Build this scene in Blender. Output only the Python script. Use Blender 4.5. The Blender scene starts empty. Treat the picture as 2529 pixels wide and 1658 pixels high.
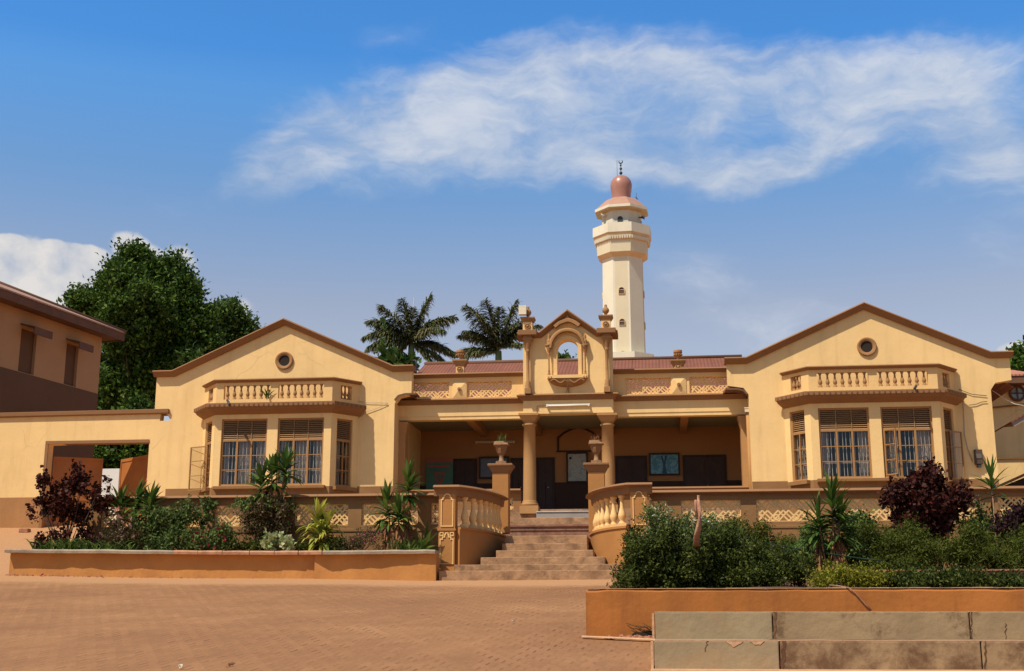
import bpy, math, random
import numpy as np
from mathutils import Vector, Matrix
from mathutils.geometry import tessellate_polygon
random.seed(7); rng = np.random.default_rng(7)
R = math.radians
C = bpy.context.scene.collection
# ---------------------------------------------------------------- camera calibration
F, PIT, YAW = 3124.5, R(12.875), R(6.558)
def at(px, py, v):
    """a measured point of the facade at depth v -> (x, z) in metres (eye at the origin)"""
    dx = (px-1264.5)/F; dy = -(py-829)/F
    Y = math.cos(PIT)-dy*math.sin(PIT); z = math.sin(PIT)+dy*math.cos(PIT)
    x = dx*math.cos(YAW)-Y*math.sin(YAW); y = dx*math.sin(YAW)+Y*math.cos(YAW)
    return (x/y*v, z/y*v)
def ax(px, py, v): return at(px, py, v)[0]
def az(px, py, v): return at(px, py, v)[1]
def gz(x, y):
    """height of the sloping paved yard"""
    z = -1.6+.0925*y
    if y > 18: z += max(0, -(x+5))*.016*min(1, (y-18)/9)
    if x < -12.3 and y > 27.5: z += (y-27.5)*.12*min(1, (-12.3-x)/.5)
    return z
# ---------------------------------------------------------------- materials
def newmat(name):
    m = bpy.data.materials.new(name); m.use_nodes = True; nt = m.node_tree; nt.nodes.clear()
    return m, nt
def N(nt, t, **k):
    n = nt.nodes.new(t)
    for a, b in k.items():
        if a.startswith('i_'):
            key = a[2:]; key = int(key) if key.isdigit() else key
            n.inputs[key].default_value = b
        else: setattr(n, a, b)
    return n
def L(nt, a, b): nt.links.new(a, b)
def mixrgb(nt, fac, a, b, mode='MIX'):
    n = nt.nodes.new('ShaderNodeMix'); n.data_type = 'RGBA'; n.blend_type = mode; n.clamp_factor = True
    for s, v in ((n.inputs[0], fac), (n.inputs[6], a), (n.inputs[7], b)):
        if isinstance(v, bpy.types.NodeSocket): L(nt, v, s)
        elif isinstance(v, (int, float)): s.default_value = v
        else: s.default_value = (*v, 1)
    return n.outputs[2]
def ramp(nt, src, stops):
    n = nt.nodes.new('ShaderNodeValToRGB'); L(nt, src, n.inputs[0]); e = n.color_ramp.elements
    while len(e) > 1: e.remove(e[-1])
    e[0].position = stops[0][0]; e[0].color = (*stops[0][1], 1) if len(stops[0][1]) == 3 else stops[0][1]
    for p, c in stops[1:]:
        k = e.new(p); k.color = (*c, 1)
    return n.outputs[0]
def g3(v): return (v, v, v)
def surf(name, col, rough=.85, var=.12, scale=1.6, bump=.25, bscale=30, stain=None, stain_amt=.0, stain_scale=.8, srange=(.5, .72), metallic=0, spec=.3, streak=False):
    m, nt = newmat(name)
    out = N(nt, 'ShaderNodeOutputMaterial'); p = N(nt, 'ShaderNodeBsdfPrincipled', i_Roughness=rough, i_Metallic=metallic)
    p.inputs['Specular IOR Level'].default_value = spec
    tc = N(nt, 'ShaderNodeTexCoord'); obj = tc.outputs['Object']
    n1 = N(nt, 'ShaderNodeTexNoise', i_Scale=scale, i_Detail=8, i_Roughness=.62); L(nt, obj, n1.inputs[0])
    lo = tuple(c*(1-var) for c in col); hi = tuple(min(1, c*(1+var)) for c in col)
    c = ramp(nt, n1.outputs[0], [(.3, lo), (.7, hi)])
    if stain is not None:
        mp = N(nt, 'ShaderNodeMapping'); L(nt, obj, mp.inputs[0])
        if streak: mp.inputs['Scale'].default_value = (3, 3, .35)
        n2 = N(nt, 'ShaderNodeTexNoise', i_Scale=stain_scale, i_Detail=10, i_Roughness=.7); L(nt, mp.outputs[0], n2.inputs[0])
        f = ramp(nt, n2.outputs[0], [(srange[0], g3(0)), (srange[1], g3(stain_amt))])
        c = mixrgb(nt, f, c, stain)
    L(nt, c, p.inputs['Base Color'])
    n3 = N(nt, 'ShaderNodeTexNoise', i_Scale=bscale, i_Detail=6); L(nt, obj, n3.inputs[0])
    b = N(nt, 'ShaderNodeBump', i_Strength=bump, i_Distance=.02); L(nt, n3.outputs[0], b.inputs['Height']); L(nt, b.outputs[0], p.inputs['Normal'])
    L(nt, p.outputs[0], out.inputs[0]); return m
CREAM = (.87, .60, .27)
M = {}
def crackplaster(name, col):
    m = surf(name, col, .9, .07, .9, .22, 9, stain=(.52, .30, .12), stain_amt=.30, stain_scale=1.1, streak=True)
    nt = m.node_tree; p = [n for n in nt.nodes if n.type == 'BSDF_PRINCIPLED'][0]
    src = p.inputs['Base Color'].links[0].from_socket
    tc = N(nt, 'ShaderNodeTexCoord')
    nz = N(nt, 'ShaderNodeTexNoise', i_Scale=1.1, i_Detail=6); L(nt, tc.outputs['Object'], nz.inputs[0])
    wz = mixrgb(nt, .55, tc.outputs['Object'], nz.outputs['Color'], 'ADD')
    vo = N(nt, 'ShaderNodeTexVoronoi', feature='DISTANCE_TO_EDGE', i_Scale=.33); L(nt, wz, vo.inputs[0])
    f = ramp(nt, vo.outputs['Distance'], [(0, g3(.30)), (.005, g3(0))])
    n4 = N(nt, 'ShaderNodeTexNoise', i_Scale=.45, i_Detail=2); L(nt, tc.outputs['Object'], n4.inputs[0])
    g = ramp(nt, n4.outputs[0], [(.52, g3(0)), (.6, g3(1))])
    ff = mixrgb(nt, 1.0, f, g, 'MULTIPLY')
    L(nt, mixrgb(nt, ff, src, (.38, .22, .10)), p.inputs['Base Color'])
    return m
M['cream'] = crackplaster('cream_plaster', CREAM)
M['cream2'] = surf('cream_moulding', (.85, .56, .24), .85, .08, 3, .2, 25, stain=(.45, .26, .12), stain_amt=.35, stain_scale=3)
M['brown'] = surf('brown_paint', (.285, .145, .064), .8, .13, 2, .25, 20, stain=(.20, .10, .045), stain_amt=.5, stain_scale=2)
M['dado'] = surf('dado_paint', (.285, .148, .058), .85, .12, 1.2, .25, 14, stain=(.24, .12, .05), stain_amt=.45, stain_scale=1.5, streak=True)
M['ornament'] = surf('ornament_paint', (.38, .20, .080), .75, .15, 5, .35, 40, stain=(.2, .1, .05), stain_amt=.5, stain_scale=6)
M['column'] = surf('column_paint', (.46, .25, .095), .7, .08, 2, .2, 20, stain=(.28, .14, .06), stain_amt=.3, stain_scale=2)
M['orange'] = surf('orange_render', (.37, .132, .030), .9, .22, .9, .35, 12, stain=(.25, .085, .025), stain_amt=.6, stain_scale=1.3, streak=True)
M['orange2'] = surf('planter_render', (.50, .225, .065), .9, .12, 1.5, .35, 12, stain=(.36, .15, .055), stain_amt=.6, stain_scale=1.1)
M['curve'] = surf('curved_wall_paint', (.44, .20, .060), .8, .10, 1.2, .2, 12, stain=(.32, .16, .06), stain_amt=.4, stain_scale=1.2)
M['stone'] = surf('worn_stone', (.40, .235, .125), .9, .28, 4, .6, 14, stain=(.20, .11, .06), stain_amt=.85, stain_scale=2.6, srange=(.47, .64))
M['redstone'] = surf('red_worn_stone', (.26, .13, .085), .9, .3, 5, .6, 14, stain=(.40, .26, .17), stain_amt=.7, stain_scale=3)
M['concrete'] = surf('weathered_concrete', (.34, .235, .13), .92, .2, 1.4, .5, 10, stain=(.13, .07, .035), stain_amt=.8, stain_scale=1.5, srange=(.53, .62))
M['concrete2'] = surf('grey_concrete', (.325, .245, .145), .92, .16, 1.4, .5, 10, stain=(.36, .22, .11), stain_amt=.7, stain_scale=1.3, srange=(.5, .66))
M['concrete3'] = surf('dark_stained_concrete', (.33, .22, .12), .92, .2, 1.4, .5, 10, stain=(.12, .06, .03), stain_amt=.85, stain_scale=1.6, srange=(.44, .56))
M['dustedge'] = surf('dusty_edge', (.55, .33, .19), .95, .2, 6, .5, 20)
M['dustpath'] = surf('dusty_path', (.44, .235, .115), .95, .14, 3, .4, 20)
M['capgrey'] = surf('grey_cap', (.36, .29, .21), .9, .2, 4, .5, 16, stain=(.24, .14, .09), stain_amt=.6, stain_scale=3)
M['captile'] = surf('terracotta_cap', (.46, .235, .13), .85, .25, 6, .5, 16, stain=(.3, .12, .07), stain_amt=.6, stain_scale=5)
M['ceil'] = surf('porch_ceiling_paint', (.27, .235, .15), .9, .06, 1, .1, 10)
M['backwall'] = surf('porch_wall_with_shade', (.41, .20, .083), .9, .05, 1, .1, 10)  # base colour darkened, part of the porch shade is in it
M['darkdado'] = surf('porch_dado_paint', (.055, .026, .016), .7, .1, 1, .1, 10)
M['dado2'] = surf('yard_dado_paint', (.40, .20, .078), .85, .12, 1.2, .25, 14, stain=(.36, .17, .07), stain_amt=.45, stain_scale=1.5, streak=True)
M['door'] = surf('dark_door_wood', (.045, .022, .016), .6, .2, 4, .2, 20)
M['doorwin'] = surf('brown_door_panel', (.060, .034, .027), .6, .2, 4, .2, 20)
M['frame'] = surf('window_frame_paint', (.38, .20, .075), .6, .12, 4, .15, 30, stain=(.25, .12, .05), stain_amt=.5, stain_scale=4)
M['louvre'] = surf('louvre_paint', (.40, .22, .095), .7, .12, 4, .15, 30, stain=(.22, .11, .05), stain_amt=.5, stain_scale=4)
M['dark'] = surf('painted_dark', (.03, .022, .018), .9, .1, 1, 0, 5)  # near-black that stands in for the darkness inside rooms, vent and hole
M['curtain'] = surf('grey_curtain', (.50, .42, .35), .9, .12, 2, 0, 5)
M['white'] = surf('white_enamel', (.80, .76, .66), .5, .06, 3, .05, 20)
M['offwhite'] = surf('offwhite_plastic', (.78, .70, .52), .45, .08, 3, .05, 20, stain=(.4, .3, .2), stain_amt=.3, stain_scale=8)
M['grille'] = surf('grille_steel', (.50, .47, .45), .5, .15, 6, .05, 20)
M['roof'] = None
M['minaret'] = surf('minaret_render', (.76, .705, .55), .85, .05, .5, .12, 4, stain=(.55, .45, .28), stain_amt=.25, stain_scale=.6, streak=True)
M['minaret2'] = surf('minaret_panel', (.71, .62, .43), .85, .05, .5, .12, 4)
M['minbrown'] = surf('minaret_trim', (.66, .48, .29), .85, .1, 1, .1, 6)
M['copper'] = surf('dome_paint', (.42, .20, .145), .34, .12, 1.5, .12, 8, stain=(.30, .13, .10), stain_amt=.5, stain_scale=1.2, spec=.5)
M['copper2'] = surf('canopy_roof_paint', (.47, .26, .18), .6, .12, 1.5, .12, 8)
M['iron'] = surf('dark_iron', (.045, .05, .055), .5, .2, 8, .1, 20)
M['bark'] = surf('bark', (.075, .05, .032), .95, .3, 6, .8, 20)
M['palmtrunk'] = surf('palm_stem', (.17, .21, .075), .8, .2, 3, .4, 12)
M['stake'] = surf('barkless_timber', (.46, .24, .15), .9, .25, 7, .8, 18, stain=(.22, .11, .07), stain_amt=.6, stain_scale=8, streak=True)
M['soil'] = surf('red_soil', (.13, .065, .035), 1, .4, 3, 1, 10)
M['twig'] = surf('dry_twig', (.32, .17, .10), .95, .25, 8, .5, 20)
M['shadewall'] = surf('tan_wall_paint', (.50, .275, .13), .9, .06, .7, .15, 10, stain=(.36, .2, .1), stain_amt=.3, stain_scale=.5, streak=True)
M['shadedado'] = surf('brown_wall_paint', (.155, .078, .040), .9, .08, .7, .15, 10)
M['fascia'] = surf('brown_fascia', (.17, .085, .05), .85, .15, 2, .2, 10)
M['rustdoor'] = surf('rust_brown_gate', (.42, .155, .042), .6, .15, 1.2, .2, 10, stain=(.28, .09, .03), stain_amt=.5, stain_scale=1.5)
M['cable'] = surf('black_cable', (.05, .04, .035), .6, .1, 5, 0, 5)
M['cable2'] = surf('grey_cable', (.40, .37, .32), .6, .1, 5, 0, 5)
M['hose'] = surf('green_hose', (.006, .028, .018), .5, .1, 5, 0, 5)
M['meter'] = surf('meter_box', (.10, .065, .045), .6, .2, 6, .1, 20)
M['whitesheet'] = surf('white_sheet', (.86, .86, .84), .6, .02, 3, 0, 20)
M['brick'] = surf('broken_brick', (.36, .16, .09), .95, .35, 12, 1, 30)
def corrug(name, col, col2, axis=0, freq=9.0, rough=.6):
    m, nt = newmat(name)
    out = N(nt, 'ShaderNodeOutputMaterial'); p = N(nt, 'ShaderNodeBsdfPrincipled', i_Roughness=rough)
    tc = N(nt, 'ShaderNodeTexCoord'); sep = N(nt, 'ShaderNodeSeparateXYZ'); L(nt, tc.outputs['Object'], sep.inputs[0])
    n1 = N(nt, 'ShaderNodeTexNoise', i_Scale=1.2, i_Detail=8, i_Roughness=.65); L(nt, tc.outputs['Object'], n1.inputs[0])
    c = ramp(nt, n1.outputs[0], [(.3, col), (.7, col2)])
    # sheet joints
    mm = N(nt, 'ShaderNodeMath', operation='MULTIPLY', i_1=1/.86); L(nt, sep.outputs[axis], mm.inputs[0])
    fr = N(nt, 'ShaderNodeMath', operation='FRACT'); L(nt, mm.outputs[0], fr.inputs[0])
    f = ramp(nt, fr.outputs[0], [(0, g3(.45)), (.02, g3(.45)), (.035, g3(0))])
    c = mixrgb(nt, f, c, tuple(x*.35 for x in col)); L(nt, c, p.inputs['Base Color'])
    s = N(nt, 'ShaderNodeMath', operation='MULTIPLY', i_1=freq*2*math.pi); L(nt, sep.outputs[axis], s.inputs[0])
    s2 = N(nt, 'ShaderNodeMath', operation='SINE'); L(nt, s.outputs[0], s2.inputs[0])
    b = N(nt, 'ShaderNodeBump', i_Strength=.45, i_Distance=.02); L(nt, s2.outputs[0], b.inputs['Height']); L(nt, b.outputs[0], p.inputs['Normal'])
    L(nt, p.outputs[0], out.inputs[0]); return m
M['roof'] = corrug('rusty_corrugated_roof', (.185, .062, .034), (.26, .092, .050), rough=.9)
M['roof2'] = corrug('pale_corrugated_roof', (.42, .22, .13), (.50, .30, .18), axis=1)
M['roof3'] = corrug('orange_corrugated_roof', (.45, .17, .09), (.55, .24, .13))
def glassmat():
    m, nt = newmat('window_glass'); out = N(nt, 'ShaderNodeOutputMaterial')
    t = N(nt, 'ShaderNodeBsdfTransparent'); t.inputs[0].default_value = (.86, .86, .84, 1)
    g = N(nt, 'ShaderNodeBsdfGlossy', i_Roughness=.05); lw = N(nt, 'ShaderNodeLayerWeight', i_Blend=.25)
    mm = N(nt, 'ShaderNodeMath', operation='MULTIPLY_ADD', i_1=.6, i_2=.05, use_clamp=True); L(nt, lw.outputs['Fresnel'], mm.inputs[0])
    mm.inputs[0].default_value = 0; L(nt, lw.outputs['Facing'], mm.inputs[0]); mm.inputs[1].default_value = .10
    mx = N(nt, 'ShaderNodeMixShader'); L(nt, mm.outputs[0], mx.inputs[0]); L(nt, t.outputs[0], mx.inputs[1]); L(nt, g.outputs[0], mx.inputs[2])
    L(nt, mx.outputs[0], out.inputs[0]); return m
M['glass'] = glassmat()
def leafmat(name, cols, rough=.45, trans=.25):
    rough = min(.8, rough+.15)
    m, nt = newmat(name); out = N(nt, 'ShaderNodeOutputMaterial')
    g = N(nt, 'ShaderNodeNewGeometry'); c = ramp(nt, g.outputs['Random Per Island'], [((i+.0)/max(1, len(cols)-1), k) for i, k in enumerate(cols)])
    p = N(nt, 'ShaderNodeBsdfPrincipled', i_Roughness=rough); p.inputs['Specular IOR Level'].default_value = .12; L(nt, c, p.inputs['Base Color'])
    t = N(nt, 'ShaderNodeBsdfTranslucent'); L(nt, mixrgb(nt, .5, c, (.25, .30, .04), 'MIX') if False else c, t.inputs[0])
    mx = N(nt, 'ShaderNodeMixShader'); mx.inputs[0].default_value = trans
    L(nt, p.outputs[0], mx.inputs[1]); L(nt, t.outputs[0], mx.inputs[2]); L(nt, mx.outputs[0], out.inputs[0]); return m
G = {}
G['tree'] = leafmat('tree_leaf', [(.018, .040, .008), (.040, .082, .013), (.075, .14, .020), (.14, .22, .034)], .4)
G['tree2'] = leafmat('light_tree_leaf', [(.03, .06, .012), (.06, .11, .02), (.10, .16, .035)], .45)
G['palm'] = leafmat('palm_leaf', [(.075, .10, .04), (.12, .15, .06), (.18, .20, .09), (.22, .17, .10)], .35)
G['bush'] = leafmat('bush_leaf', [(.020, .032, .007), (.040, .058, .010), (.072, .096, .017), (.14, .16, .032)], .38)
G['bushy'] = leafmat('mid_green_leaf', [(.045, .08, .02), (.08, .13, .035), (.12, .18, .045), (.16, .20, .06)], .5)
G['fern'] = leafmat('feathery_leaf', [(.040, .055, .009), (.075, .10, .014), (.13, .145, .022)], .5)
G['yell'] = leafmat('yellow_green_leaf', [(.11, .13, .015), (.20, .205, .021), (.31, .28, .03)], .5)
G['red'] = leafmat('copper_leaf', [(.026, .011, .008), (.046, .014, .010), (.062, .018, .013), (.11, .024, .018)], .4, .12)
G['cord'] = leafmat('cordyline_leaf', [(.035, .075, .014), (.055, .11, .02), (.09, .16, .03), (.16, .22, .04)], .32)
G['dead'] = leafmat('dead_leaf', [(.22, .10, .05), (.34, .16, .08), (.46, .24, .12)], .7)
G['stripe'] = leafmat('striped_leaf', [(.10, .16, .03), (.34, .36, .05), (.52, .46, .08), (.16, .22, .04)], .4)
G['varieg'] = leafmat('variegated_leaf', [(.10, .20, .05), (.55, .58, .32), (.18, .28, .08), (.72, .66, .42)], .45)
G['lily'] = leafmat('lily_leaf', [(.04, .09, .02), (.09, .16, .035), (.20, .27, .06)], .4)
G['pink'] = leafmat('pink_petal', [(.60, .10, .25), (.75, .25, .45)], .6)
G['rose'] = leafmat('crimson_petal', [(.30, .015, .04), (.50, .03, .09)], .6)
G['wht'] = leafmat('white_petal', [(.75, .72, .60), (.85, .80, .62)], .6)
G['salmon'] = leafmat('salmon_petal', [(.75, .38, .28), (.82, .5, .4)], .6)
G['orng'] = leafmat('orange_petal', [(.75, .18, .04), (.8, .3, .05)], .6)
G['yflow'] = leafmat('yellow_petal', [(.75, .5, .03), (.8, .62, .08)], .6)
G['dry'] = leafmat('reddish_leaf', [(.05, .06, .02), (.10, .07, .03), (.16, .09, .05), (.06, .10, .03)], .5)
G['purple'] = leafmat('purple_leaf', [(.03, .014, .016), (.055, .022, .024)], .5)
# ---------------------------------------------------------------- mesh helpers
def tag(o, label=None, cat=None, group=None, kind=None):
    if label: o['label'] = label
    if cat: o['category'] = cat
    if group: o['group'] = group
    if kind: o['kind'] = kind
    return o
def empty(name, loc, label, cat, group=None):
    o = bpy.data.objects.new(name, None); C.objects.link(o); o.location = loc; o.empty_display_size = .1
    return tag(o, label, cat, group)
class MB:
    def __init__(s): s.v = []; s.f = []; s.m = []; s.cur = 0; s.sm = []; s.smooth = False
    def add(s, vs, fs):
        k = len(s.v); s.v += [tuple(p) for p in vs]
        for f in fs: s.f.append([i+k for i in f]); s.m.append(s.cur); s.sm.append(s.smooth)
    def box(s, x0, x1, y0, y1, z0, z1):
        s.add([(x0, y0, z0), (x1, y0, z0), (x1, y1, z0), (x0, y1, z0), (x0, y0, z1), (x1, y0, z1), (x1, y1, z1), (x0, y1, z1)],
              [(0, 3, 2, 1), (4, 5, 6, 7), (0, 1, 5, 4), (1, 2, 6, 5), (2, 3, 7, 6), (3, 0, 4, 7)]); return s
    def taper(s, cx, cy, z0, z1, a0, b0, a1, b1):
        q = [(-1, -1), (1, -1), (1, 1), (-1, 1)]
        s.add([(cx+i*a0, cy+j*b0, z0) for i, j in q]+[(cx+i*a1, cy+j*b1, z1) for i, j in q],
              [(0, 3, 2, 1), (4, 5, 6, 7), (0, 1, 5, 4), (1, 2, 6, 5), (2, 3, 7, 6), (3, 0, 4, 7)]); return s
    def prism(s, outer, holes=(), h0=0, h1=1, mp=None):
        """extrude polygon (a,b) between heights h0,h1 ; mp maps (a,b,h)->xyz"""
        mp = mp or (lambda a, b, h: (a, h, b))
        loops = [list(outer)]+[list(h) for h in holes]
        tr = tessellate_polygon([[Vector((a, b, 0)) for a, b in l] for l in loops])
        flat = [p for l in loops for p in l]; n = len(flat)
        vs = [mp(a, b, h0) for a, b in flat]+[mp(a, b, h1) for a, b in flat]; fs = []
        for t in tr: fs.append(tuple(t)); fs.append(tuple(i+n for i in reversed(t)))
        k = 0
        for l in loops:
            m_ = len(l)
            for i in range(m_): fs.append((k+i, k+(i+1) % m_, k+(i+1) % m_+n, k+i+n))
            k += m_
        s.add(vs, fs); return s
    def sweep(s, path, prof, mp=None, closed=False):
        """mitred sweep: path [(a,b)], profile [(o,h)] closed loop, o along left-hand normal"""
        mp = mp or (lambda a, b, h: (a, b, h)); n = len(path); rings = []
        for i in range(n):
            p = Vector(path[i]).to_2d() if False else Vector((path[i][0], path[i][1]))
            d0 = d1 = None
            if i > 0 or closed: q = path[(i-1) % n]; d0 = (p-Vector((q[0], q[1]))).normalized()
            if i < n-1 or closed: q = path[(i+1) % n]; d1 = (Vector((q[0], q[1]))-p).normalized()
            if d0 is None: d0 = d1
            if d1 is None: d1 = d0
            n0 = Vector((-d0.y, d0.x)); n1 = Vector((-d1.y, d1.x)); mm = (n0+n1)
            mm = mm/max(.2, (1+n0.dot(n1)))
            rings.append([mp(p.x+mm.x*o, p.y+mm.y*o, h) for o, h in prof])
        m_ = len(prof); vs = [q for r in rings for q in r]; fs = []
        for i in range(n if closed else n-1):
            j = (i+1) % n
            for k in range(m_): fs.append((i*m_+k, i*m_+(k+1) % m_, j*m_+(k+1) % m_, j*m_+k))
        if not closed: fs += [tuple(range(m_)), tuple((n-1)*m_+k for k in reversed(range(m_)))]
        s.add(vs, fs); return s
    def lathe(s, prof, cx, cy, cz, seg=16, ang=0, smooth=True, mp=None):
        vs = []; fs = []; o = s.smooth; s.smooth = smooth
        for r, z in prof:
            for k in range(seg):
                t = 2*math.pi*k/seg+ang; p = (r*math.cos(t), r*math.sin(t), z)
                vs.append(mp(*p) if mp else (cx+p[0], cy+p[1], cz+p[2]))
        for i in range(len(prof)-1):
            for k in range(seg): fs.append((i*seg+k, i*seg+(k+1) % seg, (i+1)*seg+(k+1) % seg, (i+1)*seg+k))
        s.add(vs, fs); s.smooth = False
        s.add(vs[:seg], [tuple(reversed(range(seg)))]); s.add(vs[-seg:], [tuple(range(seg))]); s.smooth = o; return s
    def tube(s, pts, r, seg=6, r1=None):
        pts = [Vector(p) for p in pts]; n = len(pts); vs = []; fs = []; o = s.smooth; s.smooth = True
        for i, p in enumerate(pts):
            d = (pts[min(n-1, i+1)]-pts[max(0, i-1)]).normalized()
            a = d.cross(Vector((0, 0, 1))); a = a.normalized() if a.length > .05 else Vector((1, 0, 0)); b = d.cross(a)
            rr = r if r1 is None else r+(r1-r)*i/(n-1)
            for k in range(seg):
                t = 2*math.pi*k/seg; vs.append(p+a*math.cos(t)*rr+b*math.sin(t)*rr)
        for i in range(n-1):
            for k in range(seg): fs.append((i*seg+k, i*seg+(k+1) % seg, (i+1)*seg+(k+1) % seg, (i+1)*seg+k))
        fs += [tuple(reversed(range(seg))), tuple((n-1)*seg+k for k in range(seg))]
        s.add(vs, fs); s.smooth = o; return s
    def build(s, name, mats, parent=None, origin=None, bevel=0, label=None):
        mats = mats if isinstance(mats, (list, tuple)) else [mats]
        wp = Vector((0, 0, 0))
        q = parent
        while q is not None: wp = wp+q.location; q = q.parent
        og = Vector(origin) if origin is not None else wp
        me = bpy.data.meshes.new(name); me.from_pydata([(a-og.x, b-og.y, c-og.z) for a, b, c in s.v], [], s.f); me.validate()
        for m in mats: me.materials.append(m)
        if len(me.polygons) == len(s.m):
            me.polygons.foreach_set('material_index', s.m); me.polygons.foreach_set('use_smooth', s.sm)
        import bmesh
        bm = bmesh.new(); bm.from_mesh(me); bmesh.ops.recalc_face_normals(bm, faces=bm.faces); bm.to_mesh(me); bm.free()
        o = bpy.data.objects.new(name, me); C.objects.link(o); o.parent = parent; o.location = og-wp
        if bevel:
            b = o.modifiers.new('bevel', 'BEVEL'); b.width = bevel; b.segments = 2; b.limit_method = 'ANGLE'; b.angle_limit = R(40)
        if label: o['label'] = label
        return o
def inst(src, name, parent, loc, rz=0):
    """linked copy of a part: world location loc"""
    o = src.copy(); C.objects.link(o); o.name = name; o.parent = parent
    wp = Vector((0, 0, 0)); q = parent
    while q is not None: wp = wp+q.location; q = q.parent
    o.location = Vector(loc)-wp; o.rotation_euler = (0, 0, rz); return o
# local frame along a wall segment p0->p1 (plan), depth h goes INTO the wall
def segmap(p0, p1):
    a = Vector((p1[0]-p0[0], p1[1]-p0[1])); ln = a.length; a = a/ln; n = Vector((-a.y, a.x))
    return (lambda s_, z, h: (p0[0]+a.x*s_+n.x*h, p0[1]+a.y*s_+n.y*h, z)), ln
def rect(a0, a1, b0, b1): return [(a0, b0), (a1, b0), (a1, b1), (a0, b1)]
# ---------------------------------------------------------------- foliage helpers
def mesh_np(name, V, Fq, mat, parent=None, origin=(0, 0, 0), nper=None):
    wp = Vector((0, 0, 0)); q = parent
    while q is not None: wp = wp+q.location; q = q.parent
    V = np.asarray(V, dtype=np.float64)-np.array(wp if parent else origin)
    me = bpy.data.meshes.new(name); nf, k = Fq.shape
    me.vertices.add(len(V)); me.vertices.foreach_set('co', V.astype(np.float32).ravel())
    me.loops.add(nf*k); me.loops.foreach_set('vertex_index', Fq.astype(np.int32).ravel())
    me.polygons.add(nf); me.polygons.foreach_set('loop_start', np.arange(0, nf*k, k, dtype=np.int32))
    me.update(calc_edges=True); me.materials.append(mat)
    o = bpy.data.objects.new(name, me); C.objects.link(o)
    if parent: o.parent = parent
    else: o.location = origin
    return o
def unit(a): return a/np.maximum(1e-9, np.linalg.norm(a, axis=1, keepdims=True))
def leaves(P, D, Ln, W, fold=.25, curl=.2, Nb=None):
    """diamond leaves: base P, direction D (n,3), length, width arrays -> verts, quads (two folded quads sharing midrib)"""
    n = len(P); D = unit(D); r = rng.normal(size=(n, 3)); r = r if Nb is None else Nb+r*.42; S = unit(np.cross(D, r)); U = np.cross(S, D); U = U if Nb is None else -U*np.sign((U*-r).sum(1, keepdims=True))
    Ln = np.broadcast_to(Ln, (n,))[:, None]; W = np.broadcast_to(W, (n,))[:, None]
    b = P; t = P+D*Ln-U*Ln*curl; m = P+D*Ln*.5
    l = m+S*W*.5+U*W*fold; r_ = m-S*W*.5+U*W*fold; l2 = P+D*Ln*.2+S*W*.3; r2 = P+D*Ln*.2-S*W*.3; mt = P+D*Ln*.55
    V = np.stack([b, l, t, r_, mt], 1).reshape(-1, 3)
    k = np.arange(n)[:, None]*5
    Fq = np.concatenate([k+np.array([[0, 1, 2, 4]]), k+np.array([[0, 4, 2, 3]])], 0)
    return V, Fq
def straps(P, D, Ln, W, droop, nseg=4):
    """long strap leaves that arch: P base, D initial dir"""
    n = len(P); D = unit(D); up = np.array([0, 0, 1.]); S = unit(np.cross(D, np.tile(up, (n, 1))+rng.normal(size=(n, 3))*.15))
    Ln = np.broadcast_to(Ln, (n,)); W = np.broadcast_to(W, (n,)); droop = np.broadcast_to(droop, (n,))
    rows = []; pos = P.copy(); d = D.copy()
    for i in range(nseg+1):
        t = i/nseg; w = W*(math.sin(math.pi*min(1, .18+t*.82))**.8 if t < 1 else .02)
        U = np.cross(S, d)
        rows += [pos+S*w[:, None]*.5+U*w[:, None]*.12, pos-U*w[:, None]*.06, pos-S*w[:, None]*.5+U*w[:, None]*.12]
        d = unit(d-up*(droop/nseg*(.5+t))[:, None]); pos = pos+d*(Ln/nseg)[:, None]
    V = np.stack(rows, 1).reshape(-1, 3); m = 3*(nseg+1); k = np.arange(n)[:, None]*m; fs = []
    for i in range(nseg):
        a = i*3
        fs += [k+np.array([[a, a+1, a+4, a+3]]), k+np.array([[a+1, a+2, a+5, a+4]])]
    return V, np.concatenate(fs, 0)
def cat_(parts):
    Vs = []; Fs = []; k = 0
    for V, Fq in parts: Vs.append(V); Fs.append(Fq+k); k += len(V)
    return np.concatenate(Vs), np.concatenate(Fs)
def blobpts(blobs, n, shell=.55):
    """random points in union of ellipsoids (cx,cy,cz,rx,ry,rz), denser at the skin"""
    w = np.array([b[3]*b[4]*b[5] for b in blobs])**.75; w = w/w.sum(); idx = rng.choice(len(blobs), n, p=w); B = np.array(blobs)[idx]
    d = unit(rng.normal(size=(n, 3))); r = shell+(1-shell)*rng.random(n)**.6
    r = np.where(rng.random(n) < .12, r*1.12, r)
    return B[:, :3]+d*B[:, 3:6]*r[:, None], d
def clusters(centers, dirs, per, spread, ln, wd, fold=.25):
    n = len(centers); P = np.repeat(centers, per, 0)+rng.normal(size=(n*per, 3))*spread
    D = np.repeat(dirs, per, 0)*.8+rng.normal(size=(n*per, 3))*.8+np.array([0, 0, .25])
    s = rng.uniform(.6, 1.35, n*per)
    return leaves(P, D, ln*s, wd*s, fold*.6, .2, unit(np.repeat(dirs, per, 0)*1.0+np.array([0, 0, .35])))
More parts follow.
